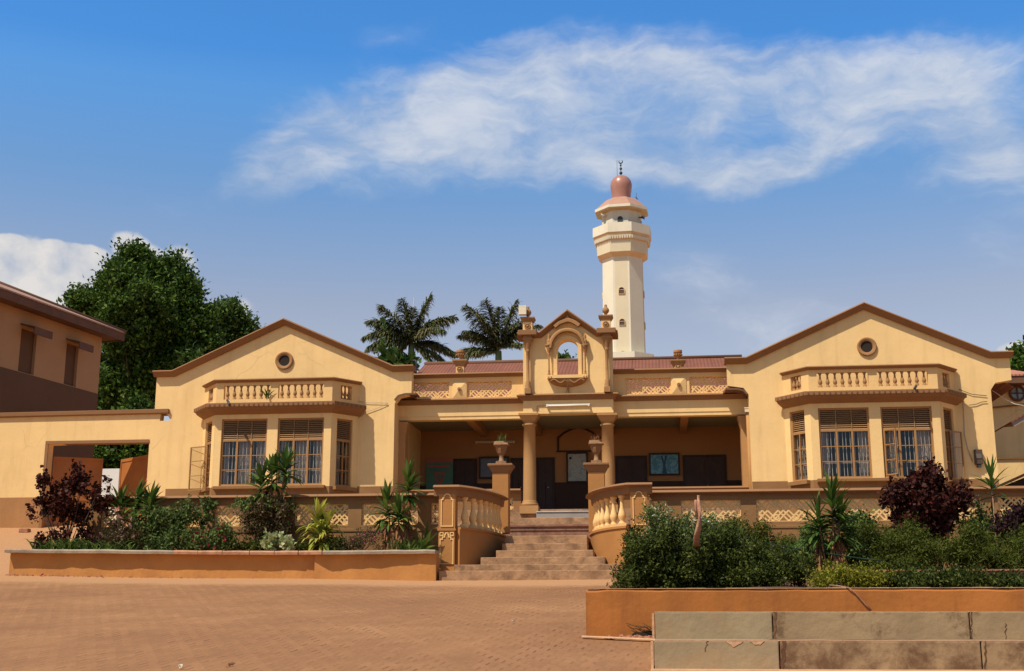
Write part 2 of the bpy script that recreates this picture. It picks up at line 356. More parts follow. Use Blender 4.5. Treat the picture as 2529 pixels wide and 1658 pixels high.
def sprigs(P, D, k, ln, leafl, leafw):
    """short leafy shoots that stick out of the outline"""
    i = rng.integers(len(P), size=k); p = P[i]; d = unit(D[i]*.8+np.array([0, 0, .8])+rng.normal(size=(k, 3))*.35); L_ = ln*rng.uniform(.5, 1.3, (k, 1)); m = 9
    t = np.linspace(.1, 1, m)[None, :, None]; Q = (p[:, None, :]+d[:, None, :]*L_[:, None, :]*t+np.array([0, 0, -.12])*L_[:, None, :]*t*t).reshape(-1, 3)
    Dd = np.repeat(d, m, 0)*.7+rng.normal(size=(k*m, 3))*.7
    return leaves(Q, Dd, leafl*rng.uniform(.6, 1.2, k*m), leafw, .15)
def shrub(name, cx, cy, z0, blobs, n, per, ln, wd, mat, label, cat='shrub', spread=.06, flowers=None, stems=6, group=None, sub=14, stemcol=None):
    """shrub: woody stems + leaves (own part) + flowers (own part). blobs relative (dx,dy,dz,rx,ry,rz)"""
    root = empty(name, (cx, cy, z0), label, cat, group)
    bl = [(cx+a, cy+b, z0+c, d, e, f) for a, b, c, d, e, f in blobs]
    # break every blob into sub-blobs so the outline is uneven
    sb = []
    for b in bl:
        for k in range(sub):
            d = unit(rng.normal(size=(1, 3)))[0]; rr = rng.uniform(.25, 1.05); q = rng.uniform(.16, .40)
            sb.append((b[0]+d[0]*b[3]*rr, b[1]+d[1]*b[4]*rr, b[2]+d[2]*b[5]*rr, b[3]*q, b[4]*q, b[5]*q*.9))
    P, D = blobpts(sb, n, .25); P[:, 2] = np.maximum(P[:, 2], z0+.02)
    V, Fq = cat_([clusters(P, D, per, spread, ln, wd), sprigs(P, D, max(10, n//7), .22, ln, wd)])
    mesh_np('foliage', V, Fq, mat, root)
    mb = MB()
    for k in range(stems):
        q = sb[rng.integers(len(sb))]; o = (cx+rng.normal()*.05, cy+rng.normal()*.05, z0-.05)
        m_ = ((o[0]+q[0])/2+rng.normal()*.04, (o[1]+q[1])/2, (o[2]+q[2])/2-.02)
        mb.tube([o, m_, (q[0], q[1], q[2])], .014, 5, .005)
    mb.build('stem', stemcol or M['bark'], root)
    if flowers:
        fm, fn, fs, top = flowers; P, D = blobpts(sb, fn*4, .9)
        P = P[(P[:, 2] > np.quantile(P[:, 2], top)) | (P[:, 1] < cy-.05)][:fn]; D = rng.normal(size=P.shape)*.4+np.array([0, -.6, .6])
        Pf = np.repeat(P+np.array([0, -.02, .02]), 5, 0)+rng.normal(size=(len(P)*5, 3))*fs*.15
        V, Fq = leaves(Pf, rng.normal(size=Pf.shape)+np.array([0, -.3, .3]), fs, fs*.8); tag(mesh_np('flower', V, Fq, fm, root), kind='stuff')
    return root
def tree(name, label, x, y, z0, blobs, n, per, ln, wd, mat, trunk_r, cat='tree', sub=16, spread=.3, tz=None, group=None):
    root = empty(name, (x, y, z0), label, cat, group); sb = []
    for b in blobs:
        for k in range(sub):
            d = unit(rng.normal(size=(1, 3)))[0]; rr = rng.uniform(.5, 1.08); q = rng.uniform(.14, .32)
            sb.append((b[0]+d[0]*b[3]*rr, b[1]+d[1]*b[4]*rr, b[2]+d[2]*b[5]*rr, b[3]*q, b[4]*q, b[5]*q*.8))
    P, D = blobpts(sb, n, .45); V, Fq = cat_([clusters(P, D, per, spread, ln, wd), sprigs(P, D, n//14, ln*3.2, ln, wd)]); mesh_np('crown', V, Fq, mat, root)
    mb = MB(); top = tz or max(b[2] for b in blobs)
    pts = [(x, y, z0), (x+.1, y, z0+(top-z0)*.4), (x-.1, y+.1, z0+(top-z0)*.75), (x, y, top)]
    mb.tube(pts, trunk_r, 10, trunk_r*.35)
    for b in sb[::3]:
        h = rng.uniform(.35, .85); s_ = Vector((x, y, z0+(top-z0)*h)); e = Vector(b[:3])
        mb.tube([s_, s_.lerp(e, .5)+Vector((0, 0, -.2)), e], trunk_r*.28, 6, trunk_r*.06)
    mb.build('trunk', M['bark'], root); return root
def cordyline(name, cx, cy, z0, stems, label, mat='cord', leafl=.42, leafw=.075, n=34, dead=0, group=None, droop=.9, cat='plant'):
    """stems: list of (dx,dy,height); strap leaf rosettes at the tops"""
    root = empty(name, (cx, cy, z0), label, cat, group); parts = []; dd = []; mb = MB()
    for dx, dy, h, crown in stems:
        top = np.array([cx+dx, cy+dy, z0+h]); mb.tube([(cx+dx*.3, cy+dy*.3, z0-.05), (cx+dx*.7, cy+dy*.7, z0+h*.5), tuple(top)], .016, 6, .011)
        m_ = n; t = rng.random(m_); th = rng.random(m_)*2*math.pi; el = R(80)-t*R(95)
        D = np.stack([np.cos(th)*np.cos(el), np.sin(th)*np.cos(el), np.sin(el)], 1)
        P = top+np.stack([np.zeros(m_), np.zeros(m_), -t*crown], 1)
        parts.append(straps(P, D, leafl*rng.uniform(.75, 1.15, m_), leafw*rng.uniform(.8, 1.2, m_), droop*(.3+t)))
        if dead:
            k = dead; th = rng.random(k)*2*math.pi; D = np.stack([np.cos(th)*.5, np.sin(th)*.5, -.8+0*th], 1)
            P = top+np.stack([0*th, 0*th, -crown-rng.random(k)*(h-crown)*.7], 1)
            dd.append(straps(P, D, leafl*.6*rng.uniform(.6, 1.1, k), leafw*.6, .5))
    V, Fq = cat_(parts); mesh_np('leaf_rosette', V, Fq, G[mat], root); mb.build('stem', M['twig'], root)
    if dd: V, Fq = cat_(dd); mesh_np('dead_leaves', V, Fq, G['dead'], root)
    return root
def lily(name, cx, cy, z0, w, n, ln, wd, mat, label, droop=1.3, upd=1.0):
    ln = ln*1.35; P = np.stack([cx+rng.uniform(-w, w, n), cy+rng.uniform(-.12, .12, n), np.full(n, z0+.06)], 1)
    th = rng.random(n)*2*math.pi; D = np.stack([np.cos(th)*.6, np.sin(th)*.6, np.full(n, upd)], 1)
    V, Fq = straps(P, D, ln*rng.uniform(.6, 1.15, n), wd, droop); root = empty(name, (cx, cy, z0), label, 'plant')
    mesh_np('leaf_blades', V, Fq, G[mat], root); return root
# ---------------------------------------------------------------- lattice panel
def clipseg(p, q, w, h):
    (x0, y0), (x1, y1) = p, q; dx, dy = x1-x0, y1-y0; t0, t1 = 0., 1.
    for a, b in ((-dx, x0), (dx, w-x0), (-dy, y0), (dy, h-y0)):
        if abs(a) < 1e-12:
            if b < 0: return None
        else:
            t = b/a
            if a < 0: t0 = max(t0, t)
            else: t1 = min(t1, t)
    if t1-t0 < 1e-3: return None
    return (x0+dx*t0, y0+dy*t0), (x0+dx*t1, y0+dy*t1)
def lattice(x0, x1, z0, z1, y, name='lattice_panel', parent=None, mat=None, bar=.034, dep=.05):
    w, h = x1-x0, z1-z0; mb = MB(); s = h/4.3; k = 0
    def bar_(p, q, off):
        c = clipseg(p, q, w, h)
        if not c: return
        p, q = c; d = Vector((q[0]-p[0], q[1]-p[1])); 
        if d.length < .02: return
        d.normalize(); n_ = Vector((-d.y, d.x))*bar*.5
        pl = [(p[0]+n_.x, p[1]+n_.y), (p[0]-n_.x, p[1]-n_.y), (q[0]-n_.x, q[1]-n_.y), (q[0]+n_.x, q[1]+n_.y)]
        mb.prism([(x0+a, z0+b) for a, b in pl], (), y-off, y+dep)
    i = -6
    while i*s < w+h:
        if i % 4 != 1: bar_((i*s, -.001), (i*s+h*1.05, h*1.05), .003)
        if (i+1) % 4 != 2: bar_((i*s, h+.001), (i*s+h*1.05, -h*.05), .0)
        i += 1
    nn = max(1, int(round(w/(4*s)))); st = w/nn
    for j in range(nn+1):
        for zz in (h*.2, h*.8):
            for (ox) in ((0,) if j in (0, nn) else (0,)):
                cx = min(max(j*st+ox, s*.45), w-s*.45); ring = [(x0+cx+math.cos(t)*s*.5, z0+zz+math.sin(t)*s*.5) for t in np.linspace(0, 2*math.pi, 11)[:-1]]
                mb.sweep(ring, [(-bar*.45, y-.006), (bar*.45, y-.006), (bar*.45, y+dep), (-bar*.45, y+dep)], lambda a, b, hh: (a, hh, b), closed=True)
    e = .018
    mb.prism(rect(x0, x1, z0, z1), [rect(x0+e, x1-e, z0+e, z1-e)], y-.009, y+dep+.004)
    return mb.build(name, mat or M['cream2'], parent)
def baluster_prof(h, r):
    return [(a*r, b*h) for a, b in ((1, 0), (1, .10), (.72, .11), (.80, .15), (.55, .19), (.62, .21), (.95, .30), (1, .38), (.80, .47), (.50, .62), (.42, .78), (.44, .84), (.66, .87), (.50, .90), (.9, .95), (.9, 1))]
# ================================================================ SETTING
def build_ground():
    xs = np.concatenate([np.linspace(-400, -30, 12), np.arange(-28, 26, .5), np.linspace(30, 400, 12)])
    ys = np.concatenate([np.array([-60, -20, 0, 5, 8]), np.arange(9, 36.01, .5), np.array([38, 45, 70, 120, 250, 600, 1500])])
    V = []
    for y in ys:
        for x in xs:
            z = gz(x, y) if y <= 36 else gz(min(x, 25), 36)-(y-36)*.02
            z += (math.sin(x*.9+y*.3)+math.sin(y*.7-x*.37))*.008
            V.append((x, y, z))
    nx = len(xs); Fq = np.array([[j*nx+i, j*nx+i+1, (j+1)*nx+i+1, (j+1)*nx+i] for j in range(len(ys)-1) for i in range(nx-1)])
    m, nt = newmat('dusty_block_paving'); out = N(nt, 'ShaderNodeOutputMaterial'); p = N(nt, 'ShaderNodeBsdfPrincipled', i_Roughness=.92)
    p.inputs['Specular IOR Level'].default_value = .15
    tc = N(nt, 'ShaderNodeTexCoord'); mp = N(nt, 'ShaderNodeMapping'); L(nt, tc.outputs['Object'], mp.inputs[0]); mp.inputs['Rotation'].default_value = (0, 0, R(-25))
    sp = N(nt, 'ShaderNodeSeparateXYZ'); L(nt, mp.outputs[0], sp.inputs[0])
    nz = N(nt, 'ShaderNodeTexNoise', i_Scale=6, i_Detail=4); L(nt, mp.outputs[0], nz.inputs[0])
    def mt(op, a, b_=None, c_=None):
        n = N(nt, 'ShaderNodeMath', operation=op)
        for i, q in enumerate((a, b_, c_)):
            if q is None: continue
            if isinstance(q, bpy.types.NodeSocket): L(nt, q, n.inputs[i])
            else: n.inputs[i].default_value = q
        return n.outputs[0]
    jit = mt('MULTIPLY_ADD', nz.outputs[0], .05, -.025)
    xs_ = mt('ADD', sp.outputs[0], jit); ys_ = mt('ADD', sp.outputs[1], jit)
    cx_ = mt('MULTIPLY', xs_, 1/.205); col_ = mt('FLOOR', cx_); fx = mt('FRACT', cx_)
    ty = mt('ADD', mt('MULTIPLY', mt('SUBTRACT', ys_, mt('MULTIPLY', fx, .36)), 1/.225), mt('MULTIPLY', mt('MODULO', col_, 2.0), .5)); fy = mt('FRACT', ty)
    d1 = mt('MULTIPLY', mt('LESS_THAN', fy, .26), mt('LESS_THAN', fx, .50)); d2 = mt('MULTIPLY', mt('LESS_THAN', fx, .06), .16)
    dash = mt('MAXIMUM', d1, d2)
    n2 = N(nt, 'ShaderNodeTexNoise', i_Scale=.9, i_Detail=7, i_Roughness=.65); L(nt, tc.outputs['Object'], n2.inputs[0])
    wn_ = N(nt, 'ShaderNodeTexWhiteNoise', noise_dimensions='2D'); cv = N(nt, 'ShaderNodeCombineXYZ'); L(nt, col_, cv.inputs[0]); L(nt, mt('FLOOR', ty), cv.inputs[1]); L(nt, cv.outputs[0], wn_.inputs[0])
    vis = mt('MULTIPLY', ramp(nt, n2.outputs[0], [(.36, g3(.14)), (.66, g3(.85))]), mt('MULTIPLY_ADD', mt('POWER', wn_.outputs[0], 1.4), .9, .10)); dm = mt('MULTIPLY', dash, vis)
    n1 = N(nt, 'ShaderNodeTexNoise', i_Scale=.34, i_Detail=10, i_Roughness=.68); L(nt, tc.outputs['Object'], n1.inputs[0])
    c = ramp(nt, n1.outputs[0], [(.32, (.275, .134, .064)), (.5, (.325, .162, .074)), (.66, (.385, .200, .092))])
    c = mixrgb(nt, 1.0, c, ramp(nt, wn_.outputs[0], [(0, g3(.93)), (1, g3(1.05))]), 'MULTIPLY')
    so_ = N(nt, 'ShaderNodeSeparateXYZ'); L(nt, tc.outputs['Object'], so_.inputs[0])
    yy = mt('ADD', so_.outputs[1], mt('MULTIPLY', n2.outputs[0], 1.6)); dy_ = N(nt, 'ShaderNodeMapRange', interpolation_type='SMOOTHSTEP'); L(nt, yy, dy_.inputs[0]); dy_.inputs[1].default_value = 25.6; dy_.inputs[2].default_value = 26.7
    c = mixrgb(nt, dy_.outputs[0], c, (.47, .255, .125)); dm = mt('MULTIPLY', dm, mt('SUBTRACT', 1.0, dy_.outputs[0]))
    c2 = mixrgb(nt, dm, c, (.11, .048, .022))
    n5 = N(nt, 'ShaderNodeTexNoise', i_Scale=24, i_Detail=5, i_Roughness=.7); L(nt, tc.outputs['Object'], n5.inputs[0])
    c2 = mixrgb(nt, 1.0, c2, ramp(nt, n5.outputs[0], [(.3, g3(.82)), (.7, g3(1.12))]), 'MULTIPLY')
    L(nt, c2, p.inputs['Base Color'])
    b = N(nt, 'ShaderNodeBump', i_Strength=.35, i_Distance=.015, invert=True); L(nt, dm, b.inputs['Height']); L(nt, b.outputs[0], p.inputs['Normal'])
    L(nt, p.outputs[0], out.inputs[0])
    o = mesh_np('pavement', np.array(V), Fq, m); o.data.polygons.foreach_set('use_smooth', [True]*len(o.data.polygons)); tag(o, kind='structure')
build_ground()
def soilbed():
    nx, ny = 60, 40; V = []
    for j in range(ny+1):
        for i in range(nx+1):
            x = -.50+i/nx*26.2; y = 16.05+j/ny*12.4
            z = .36+(y-16)*.055+(math.sin(x*2.1+y)+math.sin(x*1.3-y*2.2))*.03; V.append((x, y, z))
    Fq = np.array([[j*(nx+1)+i, j*(nx+1)+i+1, (j+1)*(nx+1)+i+1, (j+1)*(nx+1)+i] for j in range(ny) for i in range(nx)])
    tag(mesh_np('garden_soil', np.array(V), Fq, M['soil']), kind='structure')
soilbed()
mb = MB(); mb.box(-13.6, -5.8, 27.55, 28.5, 1.0, 1.50); tag(mb.build('planter_soil', M['soil']), kind='structure')
# mortar border strips laid on the paving
def strip(pts, w, name, mat):
    mb = MB(); vs = []; n = len(pts)
    for (x, y) in pts: 
        for o in (-w/2, w/2): vs.append((x, y+o, gz(x, y+o)+(.020 if o > 0 else .012)))
    mb.add(vs, [(2*i, 2*i+2, 2*i+3, 2*i+1) for i in range(n-1)]); return tag(mb.build(name, mat), kind='structure')
# ================================================================ THE BUILDING
ZT = 2.2      # terrace floor
ZP = 3.12     # porch floor
VG, VB = 34.84, 34.07
bld = empty('villa_building', (-2.45, 36, ZT), 'long cream building with two gabled wings, bay windows and an arched central portico', 'building')
K = 34/28
B_, W_ = 1.68, .60
UL, UR = -8.778*K, 4.754*K
ZC = 5.573*K; ZA = 7.146*K; ZE = 5.936*K; GK = 2.689*K; GH = 3.17*K
WT, WB = 4.642*K, 3.097*K; W1, W2 = .124*K, 1.212*K; ZCIRC = 6.127*K
COR_T = az(832, 990, 33.75)
gmap = lambda a, b, h: (a, h, b)
balp = MB(); balp.lathe(baluster_prof(.36, .055), 0, 0, 0, 10); BALS = balp.build('baluster', M['ornament'], bld, origin=(0, 0, 0))
first_bal = [True]
def place_bal(parent, x, y, z, name='baluster'):
    if first_bal[0]:
        first_bal[0] = False; BALS.parent = parent
        wp = Vector((0, 0, 0)); q = parent
        while q is not None: wp = wp+q.location; q = q.parent
        BALS.location = Vector((x, y, z))-wp; return BALS
    return inst(BALS, name, parent, (x, y, z))
def window(p0, p1, s0, s1, z0, z1, curt, seedv):
    mp, ln = segmap(p0, p1); rs = random.Random(seedv)
    f = MB(); e = .05; zl = z1-(z1-z0)*.32
    f.prism(rect(s0, s1, z0, z1), [rect(s0+e, s1-e, z0+e, zl-.03), rect(s0+e, s1-e, zl+.03, z1-e)], .05, .12, mp)
    nc = 3 if s1-s0 > .8 else 1
    w = (s1-s0-2*e)/nc
    for i in range(1, nc): f.prism(rect(s0+e+i*w-.025, s0+e+i*w+.025, z0+e, zl-.03), (), .052, .115, mp)
    if nc == 1: f.prism(rect((s0+s1)/2-.015, (s0+s1)/2+.015, z0+e, zl-.03), (), .052, .115, mp)
    hh = (zl-.03-z0-e)/3
    for j in (1, 2): f.prism(rect(s0+e, s1-e, z0+e+j*hh-.011, z0+e+j*hh+.011), (), .058, .10, mp)
    win = f.build('window', M['frame'], bld)
    l = MB(); nl = 10; hl = (z1-e-zl-.03)/nl
    for k in range(nl):
        a = zl+.03+k*hl
        P = [(s0+e, a, .055), (s1-e, a, .055), (s1-e, a+hl*.93, .12), (s0+e, a+hl*.93, .12), (s0+e, a+.012, .063), (s1-e, a+.012, .063), (s1-e, a+hl*1.02, .125), (s0+e, a+hl*1.02, .125)]
        l.add([mp(*q) for q in P], [(0, 1, 2, 3), (4, 5, 6, 7), (0, 1, 5, 4), (3, 2, 6, 7)])
    for i in range(1, nc): l.prism(rect(s0+e+i*w-.008, s0+e+i*w+.008, zl+.03, z1-e), (), .045, .054, mp)
    l.build('louvre', M['louvre'], win)
    g = MB(); g.add([mp(s0+e, z0+e, .10), mp(s1-e, z0+e, .10), mp(s1-e, zl-.03, .10), mp(s0+e, zl-.03, .10)], [(0, 1, 2, 3)]); g.build('pane', M['glass'], win)
    g = MB(); nb = nc*4 if nc > 1 else 4
    for k in range(nb):
        x = s0+e+(k+.5)*(s1-s0-2*e)/nb+rs.uniform(-.01, .01); g.prism(rect(x-.007, x+.007, z0+e, zl-.03), (), .135, .149, mp)
    for zz in (z0+.42, z0+.85): g.prism(rect(s0+e, s1-e, zz-.007, zz+.007), (), .150, .16, mp)
    g.build('grille', M['grille'], win)
    # curtain: pleated cloth, gathered
    c = MB(); c.smooth = True
    for (a, b) in curt:
        xa = s0+(s1-s0)*a; xb = s0+(s1-s0)*b; n = 26; vs = []
        for i in range(n+1):
            x = xa+(xb-xa)*i/n; h = .26+.035*math.sin(i*1.9+rs.random()*.6)
            vs += [mp(x, z0-.05, h), mp(x+rs.uniform(-.004, .004), zl, h*.9+.02)]
        c.add(vs, [(2*i, 2*i+2, 2*i+3, 2*i+1) for i in range(n)])
    c.build('curtain', M['curtain'], win)
    return win
def casement(x0, x1, z0, z1, y0, y1, braces=True):
    """opened leaf: frame, thin bars and pane, hinge side at x1"""
    mp, ln = segmap((x0, y0), (x1, y1)); f = MB(); e = .03
    f.prism(rect(0, ln, z0, z1), [rect(e, ln-e, z0+e, z1-e)], 0, .035, mp)
    h = (z1-z0)/3
    for j in (1, 2): f.prism(rect(e, ln-e, z0+j*h-.01, z0+j*h+.01), (), .004, .03, mp)
    if braces and x0 < 0:
        for j in range(3): f.sweep([(e, z0+(j+.85)*h), (ln-e, z0+(j+.35)*h)], [(-.011, .006), (.011, .006), (.011, .026), (-.011, .026)], mp)
    o = f.build('open_casement', M['frame'], bld)
    g = MB(); g.add([mp(e, z0+e, .016), mp(ln-e, z0+e, .016), mp(ln-e, z1-e, .016), mp(e, z1-e, .016)], [(0, 1, 2, 3)]); g.build('pane', M['glass'], o)
def wing(uc, which):
    left = which == 'L'
    A, B, Cc, D = (uc-B_-W_, VG), (uc-B_, VB), (uc+B_, VB), (uc+B_+W_, VG)
    # ---- gable wall with corbelled shoulders
    gl = 3.30 if left else 3.22; gu = GH-.07
    o_ = .13
    zt = ZE-o_
    zcb = az(1012, 974, VG) if left else az(1800, 953, VG)
    pr = [(uc+gl, 1.9), (uc+gl, zcb-.26), (uc+gl+.13, zcb-.07), (uc+gu, zcb)] 
    pl = [(uc-gu, zcb), (uc-gl-.13, zcb-.07), (uc-gl, zcb-.26), (uc-gl, 1.9)]
    if left: pl = [(uc-gu, 5.3), (uc-gu, 1.9)]
    out = pr+[(uc+gu, zt), (uc+GK, zt), (uc, ZA-o_*1.1), (uc-GK, zt), (uc-gu, zt)]+pl
    holes = [rect(uc-B_-.25, uc+B_+.25, ZT-.2, WT+.1)]
    if left: holes.append([(uc-gu+.17, 5.75), (uc-gu+.50, 5.75), (uc-gu+.40, 5.92), (uc-gu+.19, 6.0)])
    m = MB(); m.prism([p for p in out], holes, VG, VG+.28, gmap)
    # body behind: side walls, back wall, ceiling
    for sgn in (-1, 1):
        x = uc+sgn*gl; m.box(min(x, x-sgn*.25), max(x, x-sgn*.25), VG+.28, 44, 1.9, 6.15)
    m.box(uc-gl+.25, uc+gl-.25, 43.75, 44, 1.9, 6.15)
    m.build('wall', M['cream'], bld)
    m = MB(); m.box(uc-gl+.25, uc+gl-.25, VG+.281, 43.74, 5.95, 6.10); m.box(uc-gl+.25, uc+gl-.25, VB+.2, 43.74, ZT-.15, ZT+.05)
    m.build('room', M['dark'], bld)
    # dado strip on the gable wall
    for q0, q1 in ((uc-gl-.004, A[0]), (D[0], uc+gl+.004)): m = MB(); m.box(q0, q1, VG-.012, VG-.0005, 2.0, WB+.02); m.build('dado', M['dado'], bld)
    # coping
    path = [(uc-GH, ZE), (uc-GK, ZE), (uc, ZA), (uc+GK, ZE), (uc+GH, ZE)]
    m = MB(); m.sweep(path, [(0, VG-.165), (-.032, VG-.21), (-.045, VG-.21), (-.065, VG-.17), (-.17, VG-.07), (-.17, VG-.001), (-.131, VG-.001), (-.131, VG+.33), (0, VG+.33)], gmap)
    m.build('gable_coping', M['brown'], bld, bevel=.012)
    # roof behind the gable
    m = MB()
    for sg in (-1, 1):
        x0, x1 = uc, uc+sg*(GH+.05); m.add([(x0, VG+.3, ZA-.22), (x1, VG+.3, ZE-.9), (x1, 44.4, ZE-.9), (x0, 44.4, ZA-.22), (x0, VG+.3, ZA-.25), (x1, VG+.3, ZE-.93), (x1, 44.4, ZE-.93), (x0, 44.4, ZA-.25)],
            [(0, 1, 2, 3), (4, 7, 6, 5), (0, 4, 5, 1), (1, 5, 6, 2), (2, 6, 7, 3)])
    m.build('roof', M['roof'], bld)
    # round vent
    m = MB(); vm = lambda a, b, c: (uc+.03+a, VG-c, ZCIRC+b)
    rr = .265
    m.lathe([(rr, .0), (rr, .05), (rr-.03, .07), (rr-.06, .04), (rr-.09, .045), (rr-.105, .02), (rr-.11, -.0)], 0, 0, 0, 28, mp=vm); 
    m.f = m.f[:-2]; m.m = m.m[:-2]; m.sm = m.sm[:-2]
    vent = m.build('round_vent', M['ornament'], bld)
    m = MB(); m.lathe([(rr-.10, .002), (rr-.10, .006)], 0, 0, 0, 24, mp=vm); m.build('vent_dark_disc', M['dark'], vent)  # dark disc painted in place of the vent's shaded depth
    # ---- bay walls
    m = MB(); dd = MB()
    segs = [(A, B), (B, Cc), (Cc, D)]
    zhi = COR_T-.22
    for i, (p, q) in enumerate(segs):
        mp, ln = segmap(p, q)
        hs = [rect(B_-W2, B_-W1, WB, WT), rect(B_+W1, B_+W2, WB, WT)] if i == 1 else [rect(.20, ln-.22, WB-.02, WT)]
        t = .2 if i == 1 else .18
        o1 = [(0, WB-.04), (ln, WB-.04), (ln, zhi), (0, zhi)]
        m.prism(o1, hs, 0, t, mp)
        dd.prism(rect(0, ln, ZT-.1, WB-.04), (), 0, t, mp)
    m.build('bay_wall', M['cream'], bld); dd.build('bay_dado', M['dado'], bld)
    # parapet above the cornice, with baluster openings
    m = MB(); par = None
    z0, z1 = COR_T-.01, ZC-.085; ob, ot = z0+.165, z1-.09
    specs = []
    for i, (p, q) in enumerate(segs):
        mp, ln = segmap(p, q)
        hs = [(.22, B_-.10), (B_+.12, ln-.24)] if i == 1 else [(.30, ln-.28)]
        m.prism(rect(0, ln, z0, z1), [rect(a, b, ob, ot) for a, b in hs], 0, .13, mp); specs.append((mp, hs, i))
    par = m.build('bay_parapet', M['cream2'], bld)
    for mp, hs, i in specs:
        for a, b in hs:
            nb = 7 if i == 1 else 3
            for k in range(nb):
                x, y, _ = mp(a+(k+.5)*(b-a)/nb, 0, .065); o = place_bal(par, x, y, ob); 
                o.scale = (1, 1, (ot-ob)/.36)
    m = MB(); m.sweep([A, B, Cc, D], [(-.085, ZC), (-.125, ZC-.03), (-.12, ZC-.04), (-.05, ZC-.09), (.17, ZC-.09), (.17, ZC)]); 
    m.build('bay_coping', M['brown'], bld, bevel=.008)
    # cornice with drip dots and slab
    m = MB(); m.sweep([A, B, Cc, D], [(-.32, COR_T), (-.32, COR_T-.10), (-.27, COR_T-.11), (-.22, COR_T-.17), (-.03, COR_T-.28), (.16, COR_T-.28), (.16, COR_T)])
    m.prism([(uc-B_-W_+.1, VG+.001), (uc-B_+.02, VB+.16), (uc+B_-.02, VB+.16), (uc+B_+W_-.1, VG+.001)], (), COR_T-.27, COR_T-.02, lambda a, b, h: (a, b, h))
    dmb = m; m.cur = 1; path = [A, B, Cc, D]; e = .325
    offs = []
    for qi in range(4):
        p = Vector(path[qi]); d0 = (p-Vector(path[qi-1])).normalized() if qi else (Vector(path[1])-p).normalized(); d1 = (Vector(path[qi+1])-p).normalized() if qi < 3 else d0
        n0, n1 = Vector((d0.y, -d0.x)), Vector((d1.y, -d1.x)); q = p+(n0+n1)*(.32/(1+n0.dot(n1))); offs.append((q.x, q.y))
    for (p, q), nn in (((offs[0], offs[1]), 7), ((offs[1], offs[2]), 26), ((offs[2], offs[3]), 7)):
        mp, ln = segmap(p, q)
        for k in range(nn):
            x = (k+.7)*ln/nn; dmb.prism(rect(x-.022, x+.022, COR_T-.085, COR_T-.035), (), -.008, .02, mp)
    m.build('bay_cornice', [M['brown'], M['fascia']], bld)
    # sills
    m = MB(); m.sweep([(uc-W2-.12, VB), (uc+W2+.10, VB)], [(-.16, WB-.02), (-.16, WB-.10), (-.0, WB-.14), (.1, WB-.02)])
    for p, q in ((A, B), (Cc, D)):
        mp, ln = segmap(p, q); m.prism([(.12, WB-.03), (ln-.12, WB-.03), (ln-.12, WB-.13), (.12, WB-.13)], (), -.13, .1, mp)
    m.build('sill', M['dado'], bld, bevel=.006)
    # windows
    window(B, Cc, B_-W2, B_-W1, WB, WT, [(.0, .12), (.34, .62), (.75, 1.0)] if left else [(.02, .2), (.80, 1.0)], 1 if left else 5)
    window(B, Cc, B_+W1, B_+W2, WB, WT, [(.02, .14), (.36, .60), (.78, 1.0)] if left else [(.0, .26), (.68, 1.0)], 2 if left else 6)
    for p, q in ((A, B), (Cc, D)):
        mp, ln = segmap(p, q); window(p, q, .20, ln-.22, WB-.02, WT, [(.0, .5)], 3)
wing(UL, 'L'); wing(UR, 'R')
# open casements
xa = ax(466, 1150, 34.5); xb = ax(512, 1150, 34.35); casement(xa, xb, az(490, 1212, 34.5), az(490, 1104, 34.5), 34.55, 34.28)
xa = ax(2352, 1150, 34.5); xb = ax(2384, 1150, 34.6); casement(xa, xb, az(2370, 1183, 34.5), az(2370, 1064, 34.5), 34.45, 34.70)
xa = ax(2186, 1120, 34.0); xb = ax(2214, 1120, 33.7); casement(xa, xb, WB+.05, WT-.62, 34.03, 33.72)
